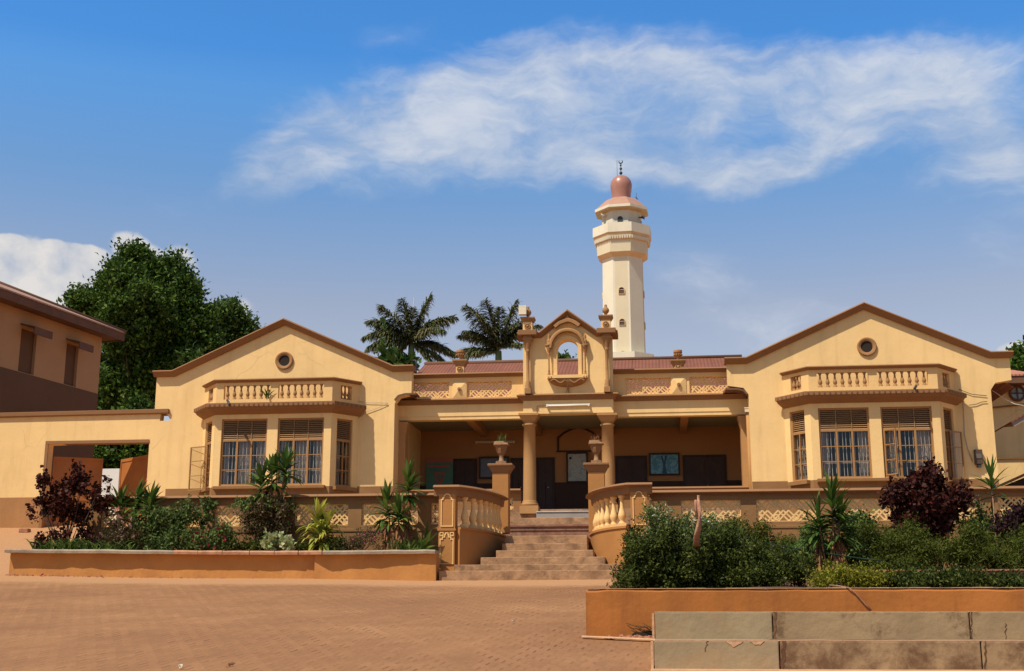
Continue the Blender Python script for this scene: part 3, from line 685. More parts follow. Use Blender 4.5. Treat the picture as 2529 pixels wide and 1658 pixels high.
# ---- side entablatures and parapets of the porch
VE, VP, VF = 35.50, 35.10, 38.9     # entablature face, portico face, back wall
xL, xR = UL+3.25, UR-3.18
xP0, xP1 = ax(1292, 900, VP), ax(1513, 900, VP)
z_cop = az(1150, 922, VE); z_cor = az(1150, 990, VE); z_beam = az(1150, 1036, VE)
for (a, b, pier, wins) in ((xL-.3, xP0, 1136, [(1015, 1109), (1153, 1264)]), (xP1, xR+.3, 1675, [(1545, 1657), (1703, 1816)])):
    px0 = ax(pier, 900, VE)
    m = MB(); zb0, zb1 = z_cor+.02, z_cop-.12; lo, hi = az(1200, 981, VE), az(1200, 942, VE)
    hs = [rect(ax(p, 960, VE), ax(q, 960, VE), lo, hi) for p, q in wins]
    m.prism(rect(a, b, zb0, zb1), hs, VE, VE+.25, gmap)
    par = m.build('porch_parapet', M['cream2'], bld)
    for h in hs: lattice(h[0][0], h[1][0], lo, hi, VE+.07, parent=par, mat=M['cream2'])
    m = MB(); m.sweep([(a, VE), (b, VE)], [(-.10, z_cop), (-.165, z_cop-.045), (-.16, z_cop-.055), (-.07, z_cop-.07), (-.03, z_cop-.13), (.28, z_cop-.13), (.28, z_cop)]); m.build('parapet_coping', M['brown'], bld, bevel=.008)
    m = MB(); m.sweep([(a-.1, VE), (b, VE)], [(-.10, z_cor+.06), (-.18, z_cor+.01), (-.175, z_cor), (-.09, z_cor-.03), (-.03, z_cor-.11), (.27, z_cor-.11), (.27, z_cor+.019), (0, z_cor+.019), (-.05, z_cor+.05)]); m.build('porch_cornice', M['brown'], bld, bevel=.006)
    m = MB(); m.box(a, b, VE+.02, VE+.32, z_beam, z_cor-.11); m.box(a, b, VE, VE+.02, z_beam+.10, z_cor-.11); m.build('porch_beam', M['cream'], bld)
    # pier panel (shallow pyramid with rosette) + pedestal + urn
    w = .205; zc_ = (lo+hi)/2
    m = MB(); q = [(px0-w, VE-.02, lo-.03), (px0+w, VE-.02, lo-.03), (px0+w, VE-.02, hi+.02), (px0-w, VE-.02, hi+.02)]
    m.add(q+[(px0-w, VE, lo-.03), (px0+w, VE, lo-.03), (px0+w, VE, hi+.02), (px0-w, VE, hi+.02), (px0, VE-.09, zc_)], [(0, 1, 8), (1, 2, 8), (2, 3, 8), (3, 0, 8), (0, 4, 5, 1), (1, 5, 6, 2), (2, 6, 7, 3), (3, 7, 4, 0)])
    pp = m.build('pier_panel', M['cream2'], bld)
    m = MB(); rm = lambda cx, cz, cy: (lambda a_, b_, c_: (cx+a_, cy-c_, cz+b_))
    m.lathe([(.055, 0), (.055, .03), (.04, .035), (.035, .02), (.02, .045), (.004, .05)], 0, 0, 0, 14, mp=rm(px0, zc_, VE-.08)); m.build('rosette', M['ornament'], pp)
    m = MB(); zt = az(pier, 905, VE); zt2 = az(pier, 891, VE)
    m.box(px0-.115, px0+.115, VE-.02, VE+.22, z_cop, zt); m.build('urn_pedestal', M['cream2'], bld)
    m = MB(); m.taper(px0, VE+.10, zt, zt2-.02, .125, .13, .20, .20); m.box(px0-.21, px0+.21, VE-.11, VE+.31, zt2-.02, zt2+.02); pc = m.build('pedestal_cap', M['ornament'], bld)
    m = MB(); m.lathe([(.085, 0), (.085, .03), (.06, .035), (.06, .015)], 0, 0, 0, 16, mp=rm(px0, (z_cop+zt)/2+.01, VE-.02)); m.lathe([(.045, 0), (.045, .03), (.02, .04), (.004, .045)], 0, 0, 0, 8, mp=rm(px0, (z_cop+zt)/2+.01, VE-.02)); m.build('rosette', M['ornament'], bld)
    m = MB(); h = az(pier, 864, VE)-zt2-.02
    m.lathe([(.055, 0), (.05, h*.12), (.035, h*.2), (.06, h*.3), (.09, h*.4), (.10, h*.58), (.085, h*.66), (.12, h*.72), (.13, h*.85), (.115, h*.92), (.125, h), (.07, h*1.0), (.05, h*.9)], px0, VE+.10, zt2+.02, 14)
    for k in range(10):
        t = k*math.pi/5; m.lathe([(.0, -.035), (.028, -.012), (.028, .015), (.0, .03)], px0+.105*math.cos(t), VE+.10+.105*math.sin(t), zt2+.02+h*.55, 6)
    m.build('roof_urn', M['ornament'], bld)
# drooping roof-edge tiles where parapet meets the wings
for sg, xx in ((1, UL+3.3), (-1, UR-3.22)):
    m = MB(); pts = [(xx+.02*sg, VG+.12, az(963, 990, VG)), (xx+.12*sg, VG+.12, az(970, 980, VG)), (xx+.30*sg, VG+.1, az(985, 976, VG)), (xx+.62*sg, VG+.12, az(1015, 975, VG))]
    m.sweep([(p[0], p[2]) for p in pts], [(0, VG-.02), (.05, VG-.02), (.05, VG+.5), (0, VG+.5)], gmap); m.build('eave_tile', M['fascia'], bld)
# gutter heads
for px in (967, 1847):
    x = ax(px, 1012, VG+.15); z = az(px, 1017, VG+.15); m = MB(); m.taper(x, VG+.28, z, z+.10, .075, .09, .085, .10); m.box(x-.095, x+.095, VG+.17, VG+.39, z+.10, z+.125); m.build('gutter_head', M['offwhite'], bld)
    m = MB(); m.tube([(x, VG+.28, z+.1), (x, VG+.28, ZT)], .05, 10); m.build('downpipe', M['column'] if px > 1500 else M['brown'], bld)
# ---- central portico block
m = MB()
zb = az(1400, 1021, VP); zcor2 = az(1400, 978, VP); zsh = az(1300, 832, VP); zap = az(1402, 778, VP)
xc = (xP0+xP1)/2+.01
xs0, xs1 = ax(1334, 832, VP), ax(1475, 829, VP)
hx0, hx1 = ax(1376, 900, VP), ax(1428, 900, VP); hz0, hz1, hzt = az(1400, 929, VP), az(1400, 862, VP), az(1400, 838, VP)
arc = [(hx0, hz0), (hx1, hz0), (hx1, hz1)]+[((hx0+hx1)/2+(hx1-hx0)/2*math.cos(t), hz1+(hzt-hz1)*math.sin(t)) for t in np.linspace(.15, math.pi-.15, 12)]+[(hx0, hz1)]
m.prism([(xP0, zcor2), (xP1, zcor2), (xP1, zsh), (xs1, zsh), (xc, zap), (xs0, zsh), (xP0, zsh)], [arc], VP, VP+.38, gmap)
m.build('portico_gable', M['cream'], bld)
m = MB(); m.prism([(xP0, zb), (xP1, zb), (xP1, zcor2-.12), (xP0, zcor2-.12)], (), VP, VP+.40, gmap); m.build('portico_beam', M['cream'], bld)
m = MB(); m.sweep([(xP0, VE), (xP0, VP), (xP1, VP), (xP1, VE)], [(-.10, zcor2+.06), (-.18, zcor2+.01), (-.175, zcor2), (-.09, zcor2-.03), (-.03, zcor2-.12), (.36, zcor2-.12), (.36, zcor2-.001), (-.001, zcor2-.001), (-.04, zcor2+.05)]); m.build('portico_cornice', M['brown'], bld, bevel=.008)
m = MB(); m.sweep([(xP0-.16, zsh+.10), (xs0-.02, zsh+.10), (xc, zap+.13), (xs1+.02, zsh+.10), (xP1+.16, zsh+.10)], [(0, VP-.16), (-.03, VP-.20), (-.045, VP-.20), (-.07, VP-.15), (-.15, VP-.04), (-.15, VP+.45), (0, VP+.45)], gmap); m.build('gable_coping', M['brown'], bld, bevel=.01)
# arch surround, hood, colonnettes, bowl bracket
m = MB(); e = .07
m.sweep([(hx0-.0, hz0)]+[((hx0+hx1)/2-((hx1-hx0)/2)*math.cos(t), hz1+(hzt-hz1)*math.sin(t)) for t in np.linspace(0, math.pi, 16)]+[(hx1, hz0)], [(0, VP-.05), (.10, VP-.05), (.10, VP-.001), (0, VP-.001)], gmap); m.build('arch_surround', M['cream2'], bld)
m = MB(); hc = (hx0+hx1)/2; rx = (hx1-hx0)/2+.15; z_s = az(1400, 862, VP)
m.sweep([(hc-rx*math.cos(t), z_s+(hzt-hz1+.20)*math.sin(t)) for t in np.linspace(0, math.pi, 20)], [(0, VP-.20), (.05, VP-.20), (.10, VP-.14), (.10, VP-.001), (0, VP-.001)], gmap)
pts = [(ax(p, q, VP), az(p, q, VP)) for p, q in ((1371, 811), (1382, 802), (1395, 797), (1403, 795), (1412, 797), (1422, 802), (1430, 808))]
m.sweep(pts, [(-.03, VP-.18), (.05, VP-.18), (.08, VP-.12), (.08, VP-.001), (-.03, VP-.001)], gmap)
m.prism([(ax(1392, 793, VP), az(1392, 793, VP)), (ax(1411, 793, VP), az(1411, 793, VP)), (ax(1402, 780, VP), az(1402, 780, VP))], (), VP-.11, VP-.001, gmap)
m.build('arch_hood', M['ornament'], bld)
for px in (1356.5, 1445.5):
    x = ax(px, 880, VP); zt, z0 = az(px, 872, VP), az(px, 929, VP); m = MB(); y = VP-.11
    h = zt-z0; m.lathe([(.045, 0), (.045, .04), (.028, .07), (.036, .1), (.022, .16), (.019, h*.6), (.022, h-.1), (.035, h-.07), (.024, h-.04), (.04, h), (.075, h+.12), (.075, h+.16), (.10, h+.18), (.10, h+.22), (.05, h+.24), (.07, h+.30), (.055, h+.36), (.03, h+.38), (.045, h+.43), (.03, h+.50), (.004, h+.54)], x, y, z0, 12); m.build('colonnette', M['ornament'], bld)
m = MB(); xb0, xb1 = ax(1352.5, 932, VP), ax(1452.5, 932, VP); zz = az(1400, 937, VP)
m.box(xb0, xb1, VP-.22, VP-.001, zz, zz+.09)
for k in range(-3, 4):
    if abs(k) == 3:
        for d in (-.035, .035): m.lathe([(.018, 0), (.018, .03), (.004, .035)], 0, 0, 0, 8, mp=rm((xb0+xb1)/2+k*.165+d, zz+.045, VP-.22))
m.build('sill_shelf', M['cream2'], bld)
m = MB(); hw = (xb1-xb0)/2-.02; cxb = (xb0+xb1)/2; vs = []; fs = []; n = 20; kk = 7
for i in range(n+1):
    a = -1+2*i/n; dpt = (1-abs(a)**2.0)**.6*.22+.01
    for j in range(kk+1):
        t = j/kk*math.pi/2; vs.append((cxb+a*hw, VP-.001-(.20)*math.cos(t)*(1-.25*abs(a)), zz-dpt*math.sin(t)-.002))
for i in range(n):
    for j in range(kk): fs.append((i*(kk+1)+j, i*(kk+1)+j+1, (i+1)*(kk+1)+j+1, (i+1)*(kk+1)+j))
m.smooth = True; m.add(vs, fs); m.smooth = False
for sg in (-1, 1):
    m.sweep([(cxb+sg*t*hw*.9, zz-.03-.10*math.sin(t*math.pi*1.3)**2) for t in np.linspace(.12, .95, 12)], [(-.015, VP-.225), (.015, VP-.225), (.015, VP-.15), (-.015, VP-.15)], gmap)
m.lathe([(.004, -.52), (.03, -.50), (.045, -.45), (.025, -.42), (.03, -.38), (.045, -.36), (.03, -.33), (.03, -.24), (.06, -.20), (.07, -.05)], cxb, VP-.06, zz, 12)
m.build('bowl_bracket', M['ornament'], bld)
# engaged colonnettes, piers, finials
for i, (pc, pp) in enumerate(((1305, 1304.5), (1499.5, 1497))):
    x = ax(pc, 900, VP); z0 = zcor2+.05; zt = zsh-.14-.0; y = VP-.13; m = MB(); h = zt-z0
    m.lathe([(.095, 0), (.10, .05), (.09, .16), (.075, .18), (.085, .24), (.065, .28), (.07, .34), (.048, .38), (.045, h*.55), (.05, h-.34), (.065, h-.32), (.05, h-.29), (.06, h-.24), (.12, h-.02), (.13, h+.0)], x, y, z0, 14)
    m.box(x-.14, x+.14, y-.14, VP-.001, z0+h, z0+h+.05); m.box(x-.115, x+.115, y-.115, VP-.001, z0+h+.05, zsh+.0)
    m.box(x-.085, x+.085, y-.12, y, z0+.001, z0+.15)
    m.build('engaged_colonnette', M['ornament'], bld)
    m = MB(); m.box(x-.27, x+.27, VP-.34, VP+.46, zsh-.02, zsh+.13); m.build('pier_ledge', M['brown'], bld, bevel=.015)
    x = ax(pp, 820, VP); zp0 = zsh+.13; zp1 = zp0+.26; m = MB(); m.box(x-.135, x+.135, VP-.19, VP+.08, zp0, zp1); m.build('finial_pier', M['cream2'], bld)
    m = MB(); m.taper(x, VP-.055, zp1, zp1+.10, .14, .14, .20, .20); m.box(x-.205, x+.205, VP-.26, VP+.15, zp1+.10, zp1+.135); m.build('pier_cap', M['ornament'], bld)
    m = MB(); m.lathe([(.09, 0), (.09, .028), (.06, .035), (.055, .015)], 0, 0, 0, 16, mp=rm(x, (zp0+zp1)/2, VP-.19)); m.lathe([(.045, .01), (.045, .03), (.004, .045)], 0, 0, 0, 8, mp=rm(x, (zp0+zp1)/2, VP-.19)); m.build('rosette', M['ornament'], bld)
    m = MB(); m.lathe([(.06, 0), (.055, .03), (.035, .05), (.05, .075), (.09, .12), (.10, .17), (.085, .22), (.05, .26), (.035, .30), (.042, .33), (.004, .35)], x, VP-.055, zp1+.135, 16)
    m.build('finial', M['ornament'], bld)
    if i == 0: FIN = (x, VP-.055, zp1+.135)
# columns
COL = []
for px in (1308, 1502):
    x = ax(px, 1150, VP+.2); y = VP+.20; zt = az(px, 1021, VP); z0 = ZP; m = MB(); h = zt-z0
    m.lathe([(.185, .24), (.175, h*.5), (.165, h-.34), (.20, h-.33), (.20, h-.29), (.165, h-.28), (.165, h-.24), (.185, h-.22)], x, y, z0, 28)
    m.lathe([(.215, .10), (.24, .13), (.24, .17), (.20, .19), (.215, .22), (.19, .25)], x, y, z0, 28)
    cz = z0+h
    m.taper(x, y, cz-.22, cz-.06, .17, .17, .27, .27); m.box(x-.285, x+.285, y-.285, y+.285, cz-.06, cz-.002)
    m.box(x-.26, x+.26, y-.26, y+.26, z0-.12, z0+.10)
    m.build('column', M['column'], bld); COL.append(x)
# corbels at the wing ends
for x in (xL+.12, xR-.12):
    m = MB(); m.box(x-.13, x+.13, VE-.03, VE+.35, ZP, z_beam-.42); m.taper(x, VE+.15, z_beam-.42, z_beam-.05, .13, .17, .21, .24); m.build('pilaster', M['column'], bld)
# ---- porch: floor, ceiling, back wall, side walls, beams, low parapet
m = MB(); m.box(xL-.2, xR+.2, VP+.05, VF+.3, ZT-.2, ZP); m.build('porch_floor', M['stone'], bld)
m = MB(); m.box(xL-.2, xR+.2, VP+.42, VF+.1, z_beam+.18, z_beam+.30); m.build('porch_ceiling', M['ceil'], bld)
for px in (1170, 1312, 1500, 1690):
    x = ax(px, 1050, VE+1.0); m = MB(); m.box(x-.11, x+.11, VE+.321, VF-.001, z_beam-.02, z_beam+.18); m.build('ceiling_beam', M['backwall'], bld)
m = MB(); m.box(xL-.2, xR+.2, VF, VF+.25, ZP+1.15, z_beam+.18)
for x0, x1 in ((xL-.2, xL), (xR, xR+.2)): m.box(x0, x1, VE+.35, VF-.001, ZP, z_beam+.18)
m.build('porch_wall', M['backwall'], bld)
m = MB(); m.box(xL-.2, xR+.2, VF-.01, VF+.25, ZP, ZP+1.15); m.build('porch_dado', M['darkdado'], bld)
for (a, b, top) in ((1120, 1178, 1134), (1262, 1300, 1132), (1325, 1370, 1131), (1520, 1598, 1127), (1686, 1794, 1125)):
    x0, x1, zt = ax(a, 1150, VF), ax(b, 1150, VF), az(a, top, VF); m = MB()
    m.prism(rect(x0, x1, ZP+.003, zt), [rect(x0+.07, x1-.07, ZP+.08, zt-.07)], VF-.05, VF-.011, gmap); d = m.build('door', M['door'], bld)
    m = MB(); xm = (x0+x1)/2; m.box(x0+.07, xm-.006, VF-.035, VF-.012, ZP+.08, zt-.07); m.box(xm+.006, x1-.07, VF-.035, VF-.012, ZP+.08, zt-.07); m.build('door_leaf', M['doorwin'], d)
    m = MB(); m.tube([(xm+.08, VF-.07, ZP+1.0), (xm+.08, VF-.035, ZP+1.0)], .018, 8); m.build('handle', M['grille'], d)
# arch moulding on back wall
m = MB(); P = [(ax(p, q, VF), az(p, q, VF)) for p, q in ((1379, 1114), (1379, 1082), (1394, 1070), (1412, 1061), (1428, 1057.5), (1444, 1060), (1462, 1069), (1480, 1082), (1480, 1114))]
m.sweep(P, [(-.02, VF-.05), (.035, VF-.05), (.035, VF-.001), (-.02, VF-.001)], gmap); m.box(ax(1374, 1114, VF), ax(1486, 1114, VF), VF-.06, VF-.001, P[0][1]-.045, P[0][1]); m.build('arch_moulding', M['door'], bld)
# low parapet between columns and wings
zlp = az(1720, 1203, VE)
for a, b in ((xL+.2, COL[0]-.26), (COL[1]+.26, xR-.02)):
    m = MB(); zz0, zz1 = ZT+.02, zlp-.14
    hs = []
    if a < -3: hs = [rect(COL[0]-.26-.62, COL[0]-.26-.22, zlp-.62, zlp-.24)]
    m.prism(rect(a, b, zz0, zz1), hs, VE-.05, VE+.20, gmap); pw = m.build('low_wall', M['dado'], bld)
    for h in hs: lattice(h[0][0], h[1][0], h[0][1], h[2][1], VE+.02, parent=pw)
    m = MB(); m.sweep([(a, VE-.05), (b, VE-.05)], [(-.09, zlp), (-.155, zlp-.05), (-.14, zlp-.06), (-.01, zlp-.08), (-.01, zlp-.14), (.30, zlp-.14), (.30, zlp)]); m.build('low_wall_cap', M['brown'], bld, bevel=.012)
# corrugated main roof behind
m = MB(); y0, y1 = VE+.36, 41.5; x0, x1 = UL+2.9, UR-2.9; ze, zr = 6.30, az(1250, 896, y1)
m.add([(x0, y0, ze), (x1, y0, ze), (x1, y1, zr), (x0, y1, zr), (x1, 47, ze), (x0, 47, ze), (x0, y0, ze-.04), (x1, y0, ze-.04)], [(0, 1, 2, 3), (3, 2, 4, 5), (0, 6, 7, 1)])
m.build('main_roof', M['roof'], bld)
m = MB(); m.tube([(x0, y1, zr+.02), (x1, y1, zr+.02)], .07, 8); m.build('roof_ridge', M['fascia'], bld)
m = MB(); m.box(x0, x1, VF+.26, 46.5, ZT, ze); m.build('hall_wall', M['cream'], bld)
# black vent pipe on the roof
x, z = at(1028, 905, 40); m = MB(); m.tube([(x, 40, z-.3), (x, 40, z+.14), (x-.05, 40, z+.20), (x-.12, 40, z+.18)], .035, 8); m.build('vent_pipe', M['iron'], bld)
# ================================================================ THINGS ON THE PORCH
def panel(name, label, cat, px0, px1, py0, py1, v, mats, draw=None, th=.05, frame=.05):
    x0, x1 = ax(px0, 1150, v), ax(px1, 1150, v); z1, z0 = az(px0, py0, v), az(px0, py1, v)
    root = empty(name, ((x0+x1)/2, v, z0), label, cat)
    m = MB()
    if frame:
        m.prism(rect(x0, x1, z0, z1), [rect(x0+frame, x1-frame, z0+frame, z1-frame)], v-th, v, gmap); m.build('frame', M['door'], root)
    m = MB(); m.box(x0+frame, x1-frame, v-th*.5, v-.002, z0+frame, z1-frame); m.build('sheet', mats, root)
    if draw: draw(root, x0, x1, z0, z1, v-th*.5)
    return root
def picmat(name, cols, scale, dist=2):
    m, nt = newmat(name); out = N(nt, 'ShaderNodeOutputMaterial'); p = N(nt, 'ShaderNodeBsdfPrincipled', i_Roughness=.3)
    tc = N(nt, 'ShaderNodeTexCoord'); n1 = N(nt, 'ShaderNodeTexNoise', i_Scale=scale, i_Detail=5, i_Distortion=dist); L(nt, tc.outputs['Object'], n1.inputs[0])
    L(nt, ramp(nt, n1.outputs[0], cols), p.inputs['Base Color']); L(nt, p.outputs[0], out.inputs[0]); return m
VW = VF-.012
def shield(root, x0, x1, z0, z1, y):
    pk = surf('faded_red_print', (.50, .12, .10), .7); w = x1-x0; h = z1-z0; cx = (x0+x1)/2
    m = MB(); m.box(x0, x1, y-.012, y-.001, z1-.11, z1); m.box(x0+.06, x1-.10, y-.010, y-.001, z1-.27, z1-.20)
    out = [(cx-.17, z1-.42), (cx+.17, z1-.42), (cx+.13, z1-.66), (cx, z1-.86), (cx-.13, z1-.66)]; inn = [(cx-.12, z1-.49), (cx+.12, z1-.49), (cx+.09, z1-.64), (cx, z1-.78), (cx-.09, z1-.64)]
    m.prism(out, [inn], y-.014, y-.001, gmap)
    m.sweep([(cx-.06, z1-.52), (cx-.03, z1-.70), (cx, z1-.56), (cx+.03, z1-.70), (cx+.06, z1-.52)], [(-.012, y-.012), (.012, y-.012), (.012, y-.001), (-.012, y-.001)], gmap)
    m.build('printed_emblem', pk, root)
panel('wall_banner', 'green banner with red top band and red shield on the porch wall', 'banner', 1053, 1119, 1134, 1230, VW-.02, surf('green_banner', (.10, .24, .17), .8), shield, .04, 0)
panel('framed_picture', 'dark framed picture behind the left urn pedestal on the porch wall', 'picture', 1183, 1257, 1129, 1183, VW-.06, picmat('dark_print', [(.4, (.05, .03, .035)), (.6, (.10, .05, .05))], 3))
def mapmarks(root, x0, x1, z0, z1, y):
    m = MB(); m.box(x0+.09, x0+.16, y-.006, y-.001, z1-.22, z1-.14); m.build('map_stamp', M['dark'], root)
panel('framed_map', 'framed grey map hanging on the porch wall between the two columns', 'map', 1399, 1452, 1118, 1193, VW-.02, picmat('grey_map', [(.35, (.20, .20, .17)), (.5, (.42, .42, .36)), (.62, (.30, .32, .24)), (.7, (.50, .50, .45))], 5, 3), mapmarks)
def trees_(root, x0, x1, z0, z1, y):
    w = x1-x0; h = z1-z0; m = MB()
    m.prism([(x0+.42*w, z0+.06), (x0+.58*w, z0+.06), (x0+.53*w, z0+.45*h), (x0+.60*w, z1-.08), (x0+.52*w, z1-.08), (x0+.50*w, z0+.6*h), (x0+.44*w, z1-.08), (x0+.38*w, z1-.08), (x0+.46*w, z0+.45*h)], (), y-.006, y-.001, gmap)
    m.build('printed_shape', surf('deep_blue_print', (.015, .06, .13), .3, .3, 8), root)
panel('framed_poster', 'blue landscape poster in a black frame on the right half of the porch wall', 'poster', 1603, 1679, 1120, 1175, VW-.02, picmat('blue_print', [(.35, (.03, .14, .24)), (.5, (.06, .24, .34)), (.62, (.16, .40, .44)), (.72, (.05, .2, .3))], 4, 2.5), trees_)
# tube lights
def tubelight(px0, px1, py, v, label, br=True):
    x0, x1, z = ax(px0, py, v), ax(px1, py, v), az((px0+px1)/2, py, v); root = empty('tube_light', ((x0+x1)/2, v, z), label, 'lamp')
    m = MB(); m.box(x0, x1, v-.06, v-.001, z+.01, z+.05); m.build('fitting', M['white'], root)
    m = MB(); m.tube([(x0+.04, v-.10, z-.005), (x1-.04, v-.10, z-.005)], .018, 8); m.box(x0+.01, x0+.05, v-.125, v-.01, z-.03, z+.02); m.box(x1-.05, x1-.01, v-.125, v-.01, z-.03, z+.02); m.build('tube', M['white'], root)
    if br:
        m = MB(); m.tube([(x0, v-.01, z+.02), (x0-.26, v-.01, z+.01), (x0-.26, v-.01, z-.20)], .008, 6); m.build('cable', M['frame'], root)
tubelight(1349, 1457, 1003, VP-.002, 'long white tube light on the beam above the entrance')
tubelight(1175, 1272, 1094, VW-.01, 'unlit tube light on the dark porch wall behind the left urn', False)
# floodlight on the left finial
x, y, z = FIN; root = empty('floodlight', (x-.09, y-.12, z+.08), 'white boxy floodlight clamped to the left finial above the entrance', 'lamp')
m = MB(); m.box(x-.24, x-.02, y-.26, y-.10, z+.17, z+.32); m.build('housing', M['offwhite'], root, bevel=.008)
m = MB(); m.box(x-.235, x-.025, y-.275, y-.262, z+.06, z+.165); m.box(x-.24, x-.02, y-.26, y-.13, z+.055, z+.168); m.build('lens_box', M['offwhite'], root)
m = MB(); m.tube([(x-.02, y-.14, z+.1), (x+.01, y-.08, z+.02)], .012, 6); m.build('bracket', M['iron'], root)
m = MB(); P = [(x-.06, y-.2, z+.06), (x+.06, y-.27, z-.03), (x+.13, y-.24, z-.12), (x+.24, y-.2, z-.22), (x+.26, y-.18, z-.42)]; m.tube(P, .006, 5); tag(m.build('cable', M['cable'], None, origin=P[0]), 'thin black cable dangling from the floodlight over the finial pier', 'cable')
# electric meter box
x, z = at(2415, 1132, VG); root = empty('meter_box', (x, VG-.05, z-.25), 'rusty brown electric meter box on the far right of the right wing', 'meter box')
m = MB(); m.box(x-.10, x+.10, VG-.13, VG-.001, z-.17, z+.22); m.build('box', M['meter'], root, bevel=.01)
m = MB(); m.box(x-.07, x+.07, VG-.145, VG-.131, z-.02, z+.10); m.build('window', surf('grey_glass', (.16, .13, .11), .3), root)
m = MB(); m.box(x-.05, x+.05, VG-.11, VG-.001, z-.25, z-.172); m.build('fuse_holder', M['iron'], root)
def cable(pts, v, r, mat, label, sag=0):
    P = [(ax(a, b, v), v, az(a, b, v)) for a, b in pts]; m = MB(); m.tube(P, r, 5); return tag(m.build('cable', mat, None, origin=P[0]), label, 'cable')
cable([(2378, 985), (2380, 1030), (2382, 1075), (2390, 1110), (2402, 1140)], VG-.03, .012, M['cable2'], 'cable running down from the right bay cornice to the meter box')
cable([(2368, 962), (2400, 974), (2437, 978)], VG-.03, .009, M['cable'], 'upper cable stretched over the wall beside the right bay parapet')
cable([(2393, 1001), (2410, 999), (2425, 993), (2438, 992)], VG-.03, .009, M['cable'], 'lower cable on the wall right of the right bay cornice')
cable([(876, 990), (910, 995), (958, 996)], VG-.03, .007, M['cable2'], 'straight thin wire from the left bay parapet to the porch eave')
cable([(872, 1043), (905, 1018), (935, 1007), (958, 997)], VG-.03, .007, M['cable2'], 'slack thin wire from under the left bay cornice to the porch eave')
cable([(2430, 955), (2455, 967), (2480, 985), (2505, 998), (2540, 1004)], 36, .012, M['white'], 'white cable sagging away from the right wing corner')
# drain spouts lying on bay cornices
for (a, b, c, d, lb) in ((560, 991, 568, 1002, 'short dark drain spout poking out over the left bay cornice'), (2264, 955, 2258, 962, 'short dark drain spout poking out over the right bay cornice')):
    P = [(ax(a, b, 33.9), 33.95, az(a, b, 33.9)+.03), (ax(c, d, 33.6), 33.55, az(c, d, 33.6)+.02)]; m = MB(); m.tube(P, .035, 8); tag(m.build('drain_spout', M['iron'], None, origin=P[0]), lb, 'spout')
# small weed growing among the balusters
lily('weed', ax(655, 975, 33.9), 34.1, az(655, 985, 33.9), .06, 16, .28, .04, 'lily', 'green weed growing among the left bay balusters', .8)
# ================================================================ STAIRS
st = empty('stone_staircase', (-2.6, 27, gz(-2.6, 27)), 'worn stone steps rising from the yard to the porch', 'stairs')
RS = [(27.25, 1409), (27.70, 1394), (28.15, 1376), (28.6, 1359), (29.05, 1342), (29.5, 1323)]
ext = [(1084, 1523), (1123, 1528), (1187, 1494), (1225, 1465), (1240, 1450), (1250, 1450)]
zprev = gz(-2.6, 27)-.4
zs = [az(1350, q, v) for v, q in RS]
for i, ((v, q), (e0, e1)) in enumerate(zip(RS, ext)):
    m = MB(); x0, x1 = ax(e0, q, v), ax(e1, q, v); zl = (zs[i-1]-.15) if i else zs[0]-.6
    m.box(x0, x1, v, 34.0-.01*i if i == 5 else v+.9, zl, zs[i]); m.build('step', M['stone'], st, bevel=.012)
x0, x1 = COL[0]-.9, COL[1]+.9
vv = 33.3; zt = az(1350, 1295, vv); m = MB(); m.box(x0, x1, vv+.04, 35, zs[-1]-.02, zt-.07); m.box(x0, x1, vv+.015, vv+.04, az(1350, 1310, vv), zt-.07); m.build('riser_block', M['redstone'], st)
m = MB(); m.box(x0-.05, x1+.05, vv-.02, 34.6, zt-.07, zt); m.build('step', M['redstone'], st, bevel=.015)
zt2 = az(1350, 1279, 33.9); m = MB(); m.box(ax(1280, 1280, 33.9), ax(1530, 1280, 33.9), 33.9, 35.1, zt+.001, zt2); m.build('step', M['stone'], st, bevel=.012)
zt3 = az(1350, 1265, 34.6); m = MB(); m.box(COL[0]+.25, COL[1]-.2, 34.6, 35.4, zt2+.001, zt3); m.build('sill_step', surf('grey_step_paint', (.33, .30, .27), .7), st, bevel=.004)
m = MB(); m.box(COL[0]+.25, COL[1]-.2, 34.575, 34.8, zt3+.001, zt3+.02); m.build('nosing_strip', surf('pale_nosing', (.55, .68, .72), .4), st)
# terrace slab behind the lattice walls
VT = 28.55
